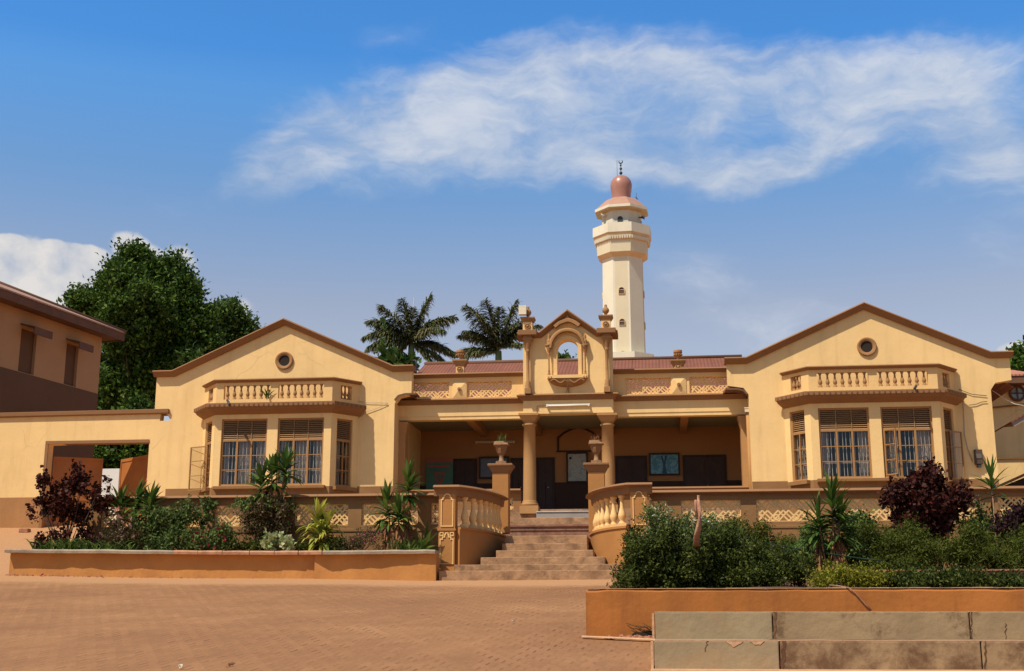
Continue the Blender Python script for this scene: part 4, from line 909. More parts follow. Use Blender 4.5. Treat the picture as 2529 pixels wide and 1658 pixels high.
# ---- curved balustrades
ZCAP = az(1103, 1199, 28.0)
def curved(sign, name, label):
    xn = ax(1104, 1300, 28.0) if sign > 0 else ax(1579, 1300, 28.0)
    xi = xn+sign*1.42
    # plan: from newel towards the stairs, curving back
    t0 = .5; xend = ax(1258, 1230, 30.8)-.25 if sign > 0 else ax(1442, 1215, 30.0)+.25; run = abs(xend-xn)-.17; P = [(xn+sign*.17+sign*run*(math.sin(t)-math.sin(t0))/(1-math.sin(t0)), 28.08+2.75*(math.cos(t0)-math.cos(t))/math.cos(t0)) for t in np.linspace(t0, math.pi/2, 20)]
    root = empty(name, (xn, 28.1, 1.0), label, 'balustrade')
    zb0, zb1, zw = 1.0, ZCAP-.24, az(1103, 1308, 28.0)
    lo = P if sign < 0 else P
    s = sign
    def offs(a, b): return [(s*a, ), (s*b, )]
    # direction P: normal (left-hand) points ... for sign>0 path goes right then back -> left normal is outward-left/back
    t_ = .14
    m = MB(); m.sweep(P, [(-t_, zb0), (t_, zb0), (t_, zw), (-t_, zw)]); m.build('base_wall', M['curve'], root)
    m = MB(); m.sweep(P, [(-t_-.03, zw), (t_+.03, zw), (t_+.03, zw+.05), (-t_-.03, zw+.05)]); m.build('plinth_band', M['curve'], root)
    zc1 = zb1
    P2 = [(xn-sign*.30, 28.08)]+P
    m = MB(); m.sweep(P2, [(-.18, ZCAP), (-.25, ZCAP-.05), (-.24, ZCAP-.065), (-.13, ZCAP-.09), (-.11, zc1), (.11, zc1), (.13, ZCAP-.09), (.24, ZCAP-.065), (.25, ZCAP-.05), (.18, ZCAP)]); m.build('rail', M['brown'], root)
    h = zc1-(zw+.05); m = MB(); m.lathe(baluster_prof(h, .088), 0, 0, 0, 14); m.box(-.095, .095, -.095, .095, 0, .08); first = m.build('baluster', M['cream2'], root, origin=(0, 0, 0))
    # arc-length placement
    Q = [Vector(p) for p in P]; d = [0]
    for a, b in zip(Q, Q[1:]): d.append(d[-1]+(b-a).length)
    nb = 8; k0 = True
    for k in range(nb):
        s_ = .33+(d[-1]-.45)*k/(nb-1); i = max(j for j in range(len(d)) if d[j] <= s_+1e-9); i = min(i, len(Q)-2)
        p = Q[i].lerp(Q[i+1], (s_-d[i])/(d[i+1]-d[i]))
        if k0: first.location = Vector((p.x, p.y, zw+.05))-root.location; k0 = False
        else: inst(first, 'baluster', root, (p.x, p.y, zw+.05))
    # newel with raised panels
    x0, x1 = xn-.185, xn+.185; m = MB(); m.box(x0, x1, 27.95, 28.32, zs[1]-.5, zw); m.box(x0+.0, x1-.0, 27.965, 28.32, zw, zc1+.04); m.build('newel_post', M['curve'], root)
    m = MB(); m.box(x0-.02, x1+.02, 27.92, 28.34, zw-.03, zw+.02); m.build('newel_band', M['curve'], root)
    y = 27.965; ym = lambda a, b, hh: (a, hh, b)
    a0, a1, b0, b1 = x0+.06, x1-.05, zw+.07, zc1-.02
    xm = (a0+a1)/2; arcp = [(xm-.075*math.cos(t), b1-.02+.085*math.sin(t)) for t in np.linspace(0, math.pi, 9)]
    path = [(a0, b0), (a0, b1-.06), (a0+.035, b1-.06), (a0+.035, b1-.02)]+arcp+[(a1-.035, b1-.02), (a1-.035, b1-.06), (a1, b1-.06), (a1, b0)]
    m = MB(); m.sweep(path, [(-.011, y-.018), (.011, y-.018), (.011, y-.0005), (-.011, y-.0005)], ym, closed=True)
    y = 27.95; a0, a1, b0, b1 = x0+.045, x1-.035, az(1103, 1393, 28.0), zw-.06
    path = [(a0, b0), (a0, b1-.16), (a0+.05, b1-.16), (a0+.05, b1-.11), (a0+.10, b1-.11), (a0+.10, b1-.06), (xm-.03, b1-.06), (xm-.03, b1-.02), (xm+.03, b1-.02), (xm+.03, b1-.06), (a1-.10, b1-.06), (a1-.10, b1-.11), (a1-.05, b1-.11), (a1-.05, b1-.16), (a1, b1-.16), (a1, b0)]
    m.sweep(path, [(-.011, y-.018), (.011, y-.018), (.011, y-.0005), (-.011, y-.0005)], ym, closed=True)
    for xx in (a0+.03, a1-.03):
        m.sweep([(xx-.035, b1-.08), (xx-.035, b1-.01), (xx+.035, b1-.01), (xx+.035, b1-.08)], [(-.009, y-.017), (.009, y-.017), (.009, y-.0005), (-.009, y-.0005)], ym, closed=True)
    m.build('panel_moulding', M['cream2'], root)
    return root, P
_, eL = curved(1, 'curved_balustrade', 'curved balustrade with moulded newel post on the left of the steps')
_, eR = curved(-1, 'curved_balustrade', 'curved balustrade with moulded newel post on the right of the steps, beside the bushes')
m = MB(); pm = lambda a, b, h: (a, b, h)
m.prism([(ax(215, 1220, VT), VT+.21)]+[(eL[0][0]-.2, VT+.21)]+[(x_-.02, y_+.03) for x_, y_ in eL if y_ > VT+.25]+[(eL[-1][0], 33.3), (COL[0]-.9, 33.3), (COL[0]-.9, VG-.02), (ax(215, 1220, VT), VG-.02)], (), ZT-.3, ZT, pm)
m.prism([(12.6, VT+.21)]+[(12.6, VG-.02), (COL[1]+.9, VG-.02), (COL[1]+.9, 33.3), (eR[-1][0], 33.3)]+[(x_+.02, y_+.03) for x_, y_ in reversed(eR) if y_ > VT+.25]+[(eR[0][0]+.2, VT+.21)], (), ZT-.3, ZT, pm)
tag(m.build('terrace_floor', M['stone']), kind='structure')
# urn pedestals
for i, (pc, py_cap, lab) in enumerate(((1236, 1146, 'left'), (1472, 1144, 'right'))):
    v = 31.2; x = ax(pc, py_cap, v); zc_ = az(pc, py_cap, v); root = empty('urn_pedestal', (x, v+.1, ZT), 'square brown pedestal under the %s stone urn at the top of the steps' % lab, 'pedestal')
    m = MB(); m.box(x-.20, x+.20, v-.02, v+.38, ZT, zc_-.22); m.build('shaft', M['curve'], root, bevel=.01)
    m = MB(); m.taper(x, v+.18, zc_-.22, zc_-.06, .205, .205, .29, .29); m.box(x-.31, x+.31, v-.13, v+.49, zc_-.06, zc_); m.build('cap', M['brown'], root, bevel=.012)
    root = empty('stone_urn', (x, v+.18, zc_), ('broken stone urn with a dry weed in it, on the left pedestal', 'chipped stone urn holding dry grass, on the right pedestal')[i], 'urn')
    m = MB(); m.box(x-.125, x+.125, v+.055, v+.305, zc_+.001, zc_+.075); m.lathe([(.07, .075), (.075, .10), (.055, .12), (.05, .22), (.065, .24)], x, v+.18, zc_, 12); m.build('foot', M['stone'], root)
    m = MB(); h0 = .24; m.lathe([(.06, h0), (.10, h0+.05), (.135, h0+.14), (.155, h0+.22), (.19, h0+.235), (.195, h0+.25)], x, v+.18, zc_, 8, smooth=False); m.build('bowl', M['brown'], root)
    m = MB(); o = -.04 if i == 0 else -.07; m.prism([(x-.18, zc_+h0+.25), (x+.19, zc_+h0+.25), (x+.19+o*.5, zc_+h0+.30+o*.2), (x+.09, zc_+h0+.30), (x+.07, zc_+h0+.335), (x-.16, zc_+h0+.335)], (), v+.02, v+.34, gmap); m.build('broken_rim', M['stone'], root)
    P = np.tile([[x, v+.15, zc_+h0+.31]], (26, 1))+rng.normal(size=(26, 3))*np.array([.07, .04, .0]); D = rng.normal(size=(26, 3))*.35+np.array([.2, 0, .8])
    V, Fq = straps(P, D, rng.uniform(.1, .32, 26), .014, .5, 3); r2 = empty('dry_grass', (x, v+.18, zc_+.55), 'wispy weed growing in the %s stone urn' % lab, 'plant'); mesh_np('stalks', V, Fq, G['dead'] if i else G['bushy'], r2)
# ---- lattice terrace walls
def terrace(px_a, px_b, panels, label, v=VT):
    xa, xb = ax(px_a, 1215, v), ax(px_b, 1215, v); zc_ = az(1264, 1216, v); zlo, zhi = az(1264, 1294, v), az(1264, 1240, v)
    root = empty('terrace_wall', ((xa+xb)/2, v, 1.0), label, 'wall')
    hs = [rect(ax(a, 1260, v), ax(b, 1260, v), zlo, zhi) for a, b in panels]; hs = [h for h in hs if h[0][0] > xa and h[1][0] < xb]
    m = MB(); m.prism(rect(xa, xb, zlo-.08, zc_-.13), hs, v, v+.2, gmap); m.build('wall', M['dado'], root)
    m = MB(); m.box(xa, xb, v-.02, v+.22, zlo-.15, zlo-.08); m.build('band', M['dado'], root, bevel=.01)
    m = MB(); m.box(xa, xb, v, v+.2, .9, zlo-.15); m.build('base_wall', M['dado'], root)
    for h in hs: lattice(h[0][0], h[1][0], zlo, zhi, v+.06, parent=root)
    m = MB(); m.sweep([(xa, v), (xb, v)], [(-.08, zc_), (-.15, zc_-.055), (-.14, zc_-.068), (-.01, zc_-.09), (-.02, zc_-.13), (.26, zc_-.13), (.26, zc_)]); m.build('coping', M['brown'], root, bevel=.008)
    return root
terrace(222, 1086, [(250, 368), (398, 500), (530, 640), (728, 860), (893, 1032), (1064, 1084)], 'brown terrace wall with cream lattice panels left of the steps')
terrace(1602, 2600, [(1605, 1648), (1682, 1830), (1868, 2016), (2052, 2200), (2236, 2426), (2466, 2580)], 'brown terrace wall with cream lattice panels right of the steps')
# ---- planter on the left
pw = empty('planter_wall', (-9, 27.3, 1.0), 'low orange planter wall with a worn cap left of the steps', 'planter')
V0 = 27.3
def wavy_wall(x0, x1, ybase, yfun, zb, zt, name, mat, parent, n=60):
    m = MB(); vs = []
    for i in range(n+1):
        x = x0+(x1-x0)*i/n; y = yfun(x); vs += [(x, y+.012*math.sin(x*5), zb(x)), (x, y+.006*math.sin(x*3), zt(x)), (x, ybase, zt(x)), (x, ybase, zb(x))]
    fs = []
    for i in range(n): fs += [(4*i+k, 4*i+4+k, 4*i+4+(k+1) % 4, 4*i+(k+1) % 4) for k in range(4)]
    fs += [(0, 1, 2, 3), (4*n+3, 4*n+2, 4*n+1, 4*n)]
    m.add(vs, fs); return m.build(name, mat, parent)
xa, xb = ax(24, 1390, V0), ax(1080, 1390, V0); xm = ax(780, 1390, V0)
zcap = lambda x: az(1264, 1372, V0)-.0+(az(24, 1372, V0)-az(1264, 1372, V0))*0
ztop = az(500, 1373, V0); zt_l = az(24, 1366, V0)
ztf = lambda x: zt_l+(ztop-zt_l)*min(1, (x-xa)/6)
wavy_wall(xa, xm, V0+.28, lambda x: V0, lambda x: gz(x, V0)-.15, ztf, 'wall', M['orange2'], pw)
wavy_wall(xm, xb, V0+.28, lambda x: V0-.10-(x-xm)*.03, lambda x: gz(x, V0)-.15, ztf, 'wall', M['orange2'], pw, 20)
x1_ = ax(435, 1360, V0); x2_ = ax(805, 1360, V0)
def capseg(a, b, mat, name='cap'):
    n = max(2, int((b-a)/.22)); m = MB(); o = .17
    vs = []
    for i in range(n+1):
        x = a+(b-a)*i/n; j = random.uniform(-.008, .008); z = ztf(x); yy = V0-o+random.uniform(-.014, .010)-(.12 if x > xm else 0)
        vs += [(x, yy, z+j*.5), (x, yy-.01, z+.055+j*.4), (x, yy+.02, z+.085+j), (x, V0+.30, z+.085+j), (x, V0+.30, z)]
    fs = []
    for i in range(n): fs += [(5*i+k, 5*i+5+k, 5*i+5+(k+1) % 5, 5*i+(k+1) % 5) for k in range(5)]
    fs += [(0, 1, 2, 3, 4), tuple(5*n+k for k in (4, 3, 2, 1, 0))]; m.add(vs, fs); m.build(name, mat, pw)
capseg(xa-.05, x1_, M['capgrey'])
xx = x1_+.004
while xx < x2_-.05:
    w = min(random.uniform(.42, .62), x2_-xx); capseg(xx, xx+w-.012, M['captile'], 'cap_tile'); xx += w
capseg(x2_+.004, xb, M['capgrey'])
# rubble at the planter's left foot
def rock(mb, x, y, z, s):
    n = 7; pts = []
    for k in range(n):
        t = 2*math.pi*k/n; r = s*random.uniform(.7, 1.2); pts.append((x+r*math.cos(t), y+r*math.sin(t)*.8))
    vs = [(a, b, z) for a, b in pts]+[(x+(a-x)*.6, y+(b-y)*.6, z+s*random.uniform(.6, .9)) for a, b in pts]
    mb.add(vs, [tuple(range(n, 2*n))]+[(k, (k+1) % n, (k+1) % n+n, k+n) for k in range(n)])
m = MB()
for k in range(60): x = xa+abs(random.gauss(0, .8)); y = V0-.05-random.random()*.12; rock(m, x, y, gz(x, y)-.01, random.uniform(.02, .055))
tag(m.build('rubble', M['brick'], None, origin=(xa, V0, gz(xa, V0))), 'crumbled plaster rubble at the left foot of the planter wall', 'rubble', kind='stuff')
m = MB()
for k in range(90): x = xa+.3+(xb-xa-.4)*random.random(); y = V0-.02-random.random()*.05-(.12 if x > xm else 0); rock(m, x, y, gz(x, y)-.012, random.uniform(.012, .032))
tag(m.build('plaster_crumbs', M['brick'], None, origin=(xa+4, V0, gz(xa, V0))), 'crumbs of plaster scattered along the foot of the planter wall', 'rubble', kind='stuff')
# ================================================================ RIGHT FOREGROUND
VO = 15.77
xo = ax(1447, 1500, VO); zo = az(1447, 1456, VO)
rw = empty('retaining_wall', (2, VO, 0), 'orange rendered retaining wall in front of the bushes at the right', 'wall')
n = 90; m = MB(); vs = []
xh = ax(1572, 1570, VO)
for i in range(n+1):
    x = xo+(11.5)*i/n; z1 = zo+.006*math.sin(x*9)+random.uniform(-.006, .006)
    zb = gz(x, VO)-.3
    vs += [(x, VO+.01*math.sin(x*1.7), zb), (x, VO+.01*math.sin(x*1.7), z1-.03), (x, VO+.03, z1), (x, VO+.28, z1), (x, VO+.28, zb)]
fs = []
for i in range(n): fs += [(5*i+k, 5*i+5+k, 5*i+5+(k+1) % 5, 5*i+(k+1) % 5) for k in range(5)]
fs += [(0, 1, 2, 3, 4)]; m.add(vs, fs); m.build('wall', M['orange'], rw)
m = MB()
for k in range(48):
    x = xo+.02+k*.24; m.box(x, x+.235, VO+.005, VO+.27, zo+.004, zo+.008+random.random()*.006)
m.build('worn_top', M['dustedge'], rw)
# broken hole at the foot of the wall: dark patch painted for its shade
m = MB(); cx, cz = at(1580, 1568, VO-.02); m.prism([(cx-.10, cz-.045), (cx-.02, cz-.06), (cx+.08, cz-.05), (cx+.16, cz-.02), (cx+.16, cz+.045), (cx+.08, cz+.05), (cx+.02, cz+.03), (cx-.05, cz+.035), (cx-.09, cz+.01)], (), VO-.035, VO-.02, gmap); m.build('hole', M['dark'], rw)
m = MB()
for k in range(40): x = ax(1500+k*2.8, 1580, VO); y = VO-.04-random.random()*.12; rock(m, x+random.uniform(-.03, .03), y, gz(x, y)-.005, random.uniform(.015, .045))
tag(m.build('rubble', M['brick'], None, origin=(xo+.5, VO-.1, gz(xo, VO))), 'broken brick rubble beside the hole in the retaining wall', 'rubble', kind='stuff')
strip([(xo-.05+i*.1, VO-.10-i*.04) for i in range(11)], .10, 'mortar_strip', M['dustedge'])
m = MB(); P = [(ax(a, b, VO-.03), VO-.03, az(a, b, VO-.03)) for a, b in ((2080, 1452), (2096, 1452), (2110, 1462), (2124, 1478), (2138, 1494), (2152, 1508))]
m.tube([(P[0][0]-.1, VO+.3, zo+.05), (P[0][0], VO+.1, zo+.03)]+P[1:], .009, 5); tag(m.build('dry_vine', M['twig'], None, origin=P[0]), 'dry vine hanging over the orange retaining wall', 'vine')
m = MB()
for q in range(5): m.tube([(cx-.16+q*.05, VO-.02, cz+.10+random.uniform(-.03, .05)), (cx-.02+q*.05, VO-.05, cz+.09+random.uniform(-.05, .03)), (cx+.13, VO-.04, cz+.02+random.uniform(-.04, .05))], .004, 4)
tag(m.build('dry_roots', M['bark'], None, origin=(cx, VO, cz)), 'tangle of dry roots above the hole in the retaining wall', 'roots')
# concrete terraced seats
ben = empty('concrete_bench_steps', (4, 13, 0), 'two long stained concrete bench steps at the bottom right', 'steps')
V1, V2 = 14.5, 12.75
xe = ax(1616, 1545, V1); z1t, z1b = az(1700, 1512, V1), az(1700, 1583, V2)
def benchrow(v, vb, zb, zt, edges, nm):
    for qi, (a, b) in enumerate(zip(edges, edges[1:])):
        m = MB(); m.box(a+.006, b-.006, v, vb, zb, zt); m.build(nm, M['concrete2'] if qi == 0 else M['concrete3'] if v < 14 else M['concrete'], ben, bevel=.012)
benchrow(V1, VO-.001, z1b-.15, z1t, [xe, ax(1909, 1545, V1), ax(2396, 1545, V1), 9.5], 'seat_step')
xe2 = ax(1614, 1620, V2)
benchrow(V2, V1-.001, gz(1, V2)-.3, z1b, [xe2, ax(1926, 1620, V2), ax(2425, 1620, V2), 9.5], 'seat_step')
def crack(px, v, za, zb, w, n=9):
    x = ax(px, 1545, v); pts = [(x+random.uniform(-.012, .012)+(i/n)*.02, za+(zb-za)*i/n) for i in range(n+1)]; m = MB()
    ws = [w*random.uniform(.4, 1.5) for _ in pts]; m.prism([(p[0]-q/2, p[1]) for p, q in zip(pts, ws)]+[(p[0]+q/2, p[1]) for p, q in reversed(list(zip(pts, ws)))], (), v-.004, v+.002, gmap); m.build('crack', M['soil'], ben)
zg_ = az(1700, 1652, V2)
for px, v, za, zb, w in ((1911, V1, z1b, z1t, .028), (1928, V2, zg_, z1b, .034), (2396, V1, z1b, z1t, .012), (2425, V2, zg_, z1b, .012), (2480, V1, z1b, z1t-.12, .008), (1740, V2, z1b-.10, z1b, .006)): crack(px, v, za, zb, w)
def chip(px, v, zt, L_, d):
    x = ax(px, 1545, v); m = MB(); pts = [(x+L_*i/7, zt-d*math.sin(math.pi*i/7)*random.uniform(.6, 1.2)) for i in range(8)]; m.prism([(x, zt)]+pts[1:-1]+[(x+L_, zt)], (), v-.005, v+.002, gmap); m.build('chip', M['dustedge'], ben)
chip(1790, V2, z1b-.004, .17, .05); chip(1850, V2, z1b-.004, .14, .035)
m = MB(); m.box(xe, 9.5, V1+.004, V1+.05, z1t, z1t+.006); m.box(xe2, 9.5, V2+.004, V2+.1, z1b, z1b+.006); m.build('dusty_nosing', M['dustedge'], ben)
m = MB(); m.box(xe2-.03, 9.5, V2-.32, V2-.001, gz(1, V2)-.3, az(1700, 1652, V2)); m.build('foot_ledge', M['dustedge'], ben, bevel=.01)
m = MB(); m.box(xe-.025, xe-.001, V1-.01, V1+.2, z1b, z1t-.01); m.box(xe2-.025, xe2-.001, V2-.01, V2+.3, gz(1, V2)-.2, z1b-.01); m.build('mortar_edge', M['dustedge'], ben)
# ================================================================ LEFT YARD WALL, GATE
yw = empty('yard_wall', (-16, VG, 2.5), 'cream yard wall with a brown base and a gateway, left of the left wing', 'wall')
xg0, xg1 = ax(116, 1150, VG), ax(365, 1150, VG); zg = az(240, 1092, VG); zyt = az(200, 1026, VG); xj = UL-GH+.07-.101
zdd = az(50, 1229, VG); Y0 = VG
m = MB(); m.prism([(-26, zdd), (xg0, zdd), (xg0, zg-.05), (xg1, zg+.02), (xg1, zdd), (xj+.1, zdd), (xj+.1, zyt+.02), (-26, zyt-.05)], (), Y0, Y0+.30, gmap); m.build('wall', M['cream'], yw)
m = MB(); m.box(-26, xg0, Y0-.015, Y0+.3, gz(-16, VG)-.5, zdd-.001); m.box(xg1, xj+.1, Y0-.015, Y0+.3, gz(-12.3, VG)-1.0, zdd-.001); m.build('wall_base', M['dado2'], yw)
m = MB(); m.sweep([(-26, zyt+.08), (xj+.55, zyt+.13)], [(0, Y0-.10), (-.12, Y0-.09), (-.14, Y0-.04), (-.14, Y0+.36), (0, Y0+.36)], gmap); m.build('coping', M['brown'], yw, bevel=.012)
m = MB(); m.box(xg0-.09, xg0-.001, Y0-.03, Y0+.32, gz(-16, VG)-.3, zg-.05); m.box(xg0-.09, xg1, Y0-.025, Y0+.31, zg-.04, zg+.05); m.build('gate_jamb', M['brown'], yw)
# gate leaves standing ajar
def gleaf(p0, p1, z0, z1, label):
    mp, ln = segmap(p0, p1); root = empty('metal_gate_leaf', (p0[0], p0[1], z0), label, 'gate'); m = MB()
    m.prism(rect(0, ln, z0, z1), (), 0, .035, mp); m.build('sheet', M['rustdoor'], root)
    m = MB(); m.prism(rect(0, ln, z0, z1), [rect(.05, ln-.05, z0+.05, z1-.09)], -.02, -.001, mp); m.prism(rect(.05, ln-.05, (z0+z1)/2-.03, (z0+z1)/2+.03), (), -.02, -.001, mp); m.build('frame', M['rustdoor'], root)
zgt = az(150, 1124, VG); zgb = 2.35
gleaf((xg0+.02, Y0+.33), (ax(245, 1124, 35.5), 35.8), zgb, zgt, 'left rust brown metal gate leaf behind the dark red shrub')
gleaf((ax(287, 1124, 35.9), 36.3), (xg1-.02, Y0+.33), zgb, az(360, 1118, VG), 'right rust brown metal gate leaf, swung open by the left wing')
x0, x1 = ax(236, 1200, 40), ax(292, 1200, 40); m = MB(); m.box(x0, x1, 40, 40.05, 2.5, az(260, 1158, 40)); tag(m.build('white_board', M['whitesheet'], None, origin=(x0, 40, 2.5)), 'white board seen through the gap between the gate leaves', 'board')
root = empty('wire_rack', (ax(268, 1200, 38), 38, 2.6), 'thin wire rack standing behind the open gate', 'rack'); m = MB()
for k in range(5): x = ax(262+k*3, 1200, 38); m.tube([(x, 38, 2.6), (x, 38, az(265, 1182, 38))], .008, 5)
for k in range(8): z = 3.2+k*.15; m.tube([(ax(262, 1200, 38), 38, z), (ax(274, 1200, 38), 38, z)], .008, 5)
m.build('wires', M['grille'], root)
# loose brick on the ramp
x, z = at(62, 1316, 34.0); m = MB(); m.box(x-.15, x+.12, 33.9, 34.1, gz(x, 34)-.03, gz(x, 34)+.10); tag(m.build('brick', M['brick'], None, origin=(x, 34, z), bevel=.02), 'loose broken brick at the foot of the yard wall', 'brick')
# ================================================================ LEFT TWO-STOREY BUILDING
lb = empty('side_building', (-20.6, 45, 2.5), 'tall tan and brown building with a tin roof at the far left edge', 'building')
Cn = Vector((ax(247, 900, 45), 45)); dr = Vector((math.sin(R(11)), math.cos(R(11)))); nl = Vector((-dr.y, dr.x))  # nl points left (into the building)
ztopw = az(250, 818, 45); zbrown = az(247, 973, 45)
def lmap(s, z, h): p = Cn-dr*s+nl*h; return (p.x, p.y, z)
wins = [(1.35, 2.05), (3.72, 4.55)]
wz1 = az(125, 850, 43.2)
wh = [rect(a, b, zbrown-.02, wz1) for a, b in wins]
m = MB(); m.prism([(0, zbrown), (16, zbrown), (16, ztopw), (0, ztopw)], [rect(a, b, zbrown+.02, wz1) for a, b in wins], 0, .3, lmap); m.prism(rect(0, 12, zbrown, ztopw), (), 0, .3, lambda s, z, h: tuple(Vector(lmap(0, z, 0))+Vector((nl.x*(s+.3), nl.y*(s+.3), 0))-Vector((dr.x*h, dr.y*h, 0))))
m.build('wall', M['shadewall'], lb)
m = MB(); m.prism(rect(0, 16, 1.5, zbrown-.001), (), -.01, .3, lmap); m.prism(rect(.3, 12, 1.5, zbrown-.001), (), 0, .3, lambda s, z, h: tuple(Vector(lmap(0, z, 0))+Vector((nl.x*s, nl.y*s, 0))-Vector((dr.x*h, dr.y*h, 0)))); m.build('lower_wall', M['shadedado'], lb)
for a, b in wins:
    m = MB(); m.prism(rect(a, b, zbrown+.02, wz1), (), .12, .2, lmap); w = m.build('window', M['shadedado'], lb)
    m = MB(); zt = wz1+.02
    m.prism([(0, 0), (.62, -.16), (.62, -.42), (.57, -.42), (.57, -.19), (0, -.05)], (), a-.05, b+.08, lambda o, z, s: lmap(s, zt+z+.12, -o)); m.build('canopy', M['fascia'], w)
# hip roof
ov = .62; zr = ztopw+.03
def lm(s, h, z): p = Cn-dr*s+nl*h; return (p.x, p.y, z)
s0, s1, h0, h1 = -ov, 17, -ov, 12.6; rise = 2.75
m = MB(); A_, B2, C2, D2 = lm(s0, h0, zr), lm(s1, h0, zr), lm(s1, h1, zr), lm(s0, h1, zr); R1, R2 = lm(s0+5.6, 6, zr+rise), lm(s1, 6, zr+rise)
dz = .05
m.add([A_, B2, C2, D2, R1, R2]+[(q[0], q[1], q[2]-dz) for q in (A_, B2, C2, D2)], [(0, 1, 5, 4), (0, 4, 3), (3, 4, 5, 2), (6, 9, 8, 7), (0, 6, 7, 1), (0, 3, 9, 6)])
m.build('roof', M['roof2'], lb)
m = MB(); m.prism([(s0+.03, h0+.03), (s1, h0+.03), (s1, h0+.07), (s0+.07, h0+.07), (s0+.07, h1), (s0+.03, h1)], (), zr-.34, zr-.06, lambda a, b, h: lm(a, b, h)); m.build('fascia_board', M['fascia'], lb)
m = MB(); m.prism(rect(s0+.08, s1, h0+.08, 0), (), zr-.30, zr-.27, lambda a, b, h: lm(a, b, h)); m.prism(rect(s0+.08, 0, .001, h1), (), zr-.30, zr-.27, lambda a, b, h: lm(a, b, h)); m.build('soffit', M['fascia'], lb)
m = MB(); m.tube([A_, R1], .09, 6); m.build('roof_hip', M['fascia'], lb)
# ================================================================ NEIGHBOUR ON THE RIGHT
nb = empty('neighbour_building', (13, 41, 2), 'cream neighbouring building with small tin roofs at the far right edge', 'building')
v = 41; xw0 = ax(2440, 1100, v)-1.5; m = MB(); m.box(xw0, 24, v, v+.3, 1.5, az(2480, 940, v)); m.build('wall', M['shadewall'] if False else M['cream'], nb)
m = MB(); ze = az(2490, 942, v); zk = az(2490, 912, v+1); xl = ax(2438, 940, v)-1.0; xr_ = ax(2538, 940, v)
m.add([(xl, v-1.2, ze), (xr_, v-1.2, ze), (xr_-1.2, v+.8, zk+.1), (xl, v+.8, zk+.1), (xr_, v+2, ze), (xl, v-1.2, ze-.05), (xr_, v-1.2, ze-.05)], [(0, 1, 2, 3), (1, 4, 2), (0, 5, 6, 1)]); m.build('roof', M['roof3'], nb)
m = MB(); m.box(xl, xr_-.03, v-1.17, v-1.13, ze-.27, ze-.05); m.box(xl, xr_-.1, v-1.12, v-.001, ze-.14, ze-.10); m.build('fascia_board', M['fascia'], nb)
m = MB(); px = ax(2512, 972, v); pz = az(2512, 972, v)
m.lathe([(.27, 0), (.27, .05), (.19, .05), (.19, .0)], 0, 0, 0, 20, mp=lambda a, b, c: (px+a, v-c-.002, pz+b)); w = m.build('round_window', M['fascia'], nb)
m = MB(); m.lathe([(.2, .0), (.2, .012)], 0, 0, 0, 20, mp=lambda a, b, c: (px+a, v-c-.002, pz+b)); m.build('pane', surf('painted_sky_glass', (.35, .45, .50), .15), w)  # blue-grey is a sky reflection put into the pane colour
m = MB(); m.box(px-.02, px+.02, v-.05, v-.02, pz-.19, pz+.19); m.box(px-.19, px-.021, v-.05, v-.02, pz-.02, pz+.02); m.box(px+.021, px+.19, v-.05, v-.02, pz-.02, pz+.02); m.build('glazing_bar', M['fascia'], w)
m = MB(); m.prism([(ax(2440, 1006, v), az(2440, 1007, v)), (ax(2529, 997, v), az(2529, 998, v)), (ax(2529, 997, v), az(2529, 1001, v)), (ax(2440, 1006, v), az(2440, 1010, v))], (), v-.10, v-.001, gmap)
m.box(ax(2452, 1130, v), 22, v-.06, v-.001, az(2490, 1134, v), az(2490, 1131, v)); m.build('ledge', M['dado'], nb)
lt = empty('lean_to_roof', (ax(2529, 1020, 37), 37, 2), 'grey tin lean-to roof corner at the right edge, middle height', 'roof')
m = MB(); P = [(2499, 1044), (2535, 1024), (2560, 1024), (2560, 1034), (2536, 1036), (2504, 1054)]
m.prism([(ax(a, b, 37), az(a, b, 37)) for a, b in P], (), 37, 37.05, gmap); m.build('verge_board', surf('grey_tin', (.33, .27, .24), .5), lt)
m = MB(); m.prism([(ax(2497, 1045, 37), az(2497, 1045, 37)), (ax(2535, 1023, 37), az(2535, 1023, 37)), (ax(2560, 1021, 37), az(2560, 1021, 37)), (ax(2560, 1017, 37), az(2560, 1017, 37)), (ax(2535, 1019, 37), az(2535, 1019, 37)), (ax(2494, 1043, 37), az(2494, 1043, 37))], (), 36.95, 39.5, gmap); m.build('sheet', M['roof'], lt)
sh = empty('shed', (ax(2500, 1190, 36.5), 36.5, 2.0), 'dark low shed with a rusty roof at the lower right edge', 'shed')
m = MB(); P = [(2465, 1200), (2529, 1172), (2600, 1140), (2600, 1146), (2529, 1177), (2469, 1204)]; m.prism([(ax(a, b, 36), az(a, b, 36)) for a, b in P], (), 36, 38.8, gmap); m.build('roof', M['roof'], sh)
m = MB(); m.prism([(ax(2472, 1212, 36.3), 2.0), (14.2, 2.0), (14.2, az(2600, 1150, 36.3)), (ax(2529, 1180, 36.3), az(2529, 1180, 36.3)), (ax(2475, 1203, 36.3), az(2475, 1206, 36.3))], (), 36.3, 38.6, gmap); m.build('wall', M['dark'], sh)
# ================================================================ MINARET
VM = 110.
mcx = ax(1541, 800, VM); mn = empty('minaret', (mcx, VM, 0), 'tall white octagonal minaret with a pinkish onion dome behind the building', 'minaret')
pxm = lambda w: w/F*VM*1.02
def mz(py, v=VM): return az(1541, py, v)
OA = R(19)
def octa(mb, z0, z1, r0, r1): mb.lathe([(r0, z0), (r1, z1)], mcx, VM, 0, 8, OA, smooth=False)
r_s = pxm(52.8)
zb, zshaft = mz(892), mz(640)
m = MB(); octa(m, mz(1300), zshaft, r_s*1.10, r_s); m.build('shaft', M['minaret'], mn)
m = MB(); octa(m, mz(1300), mz(884), r_s*1.6, r_s*1.5); m.build('shaft_base', M['minaret'], mn)
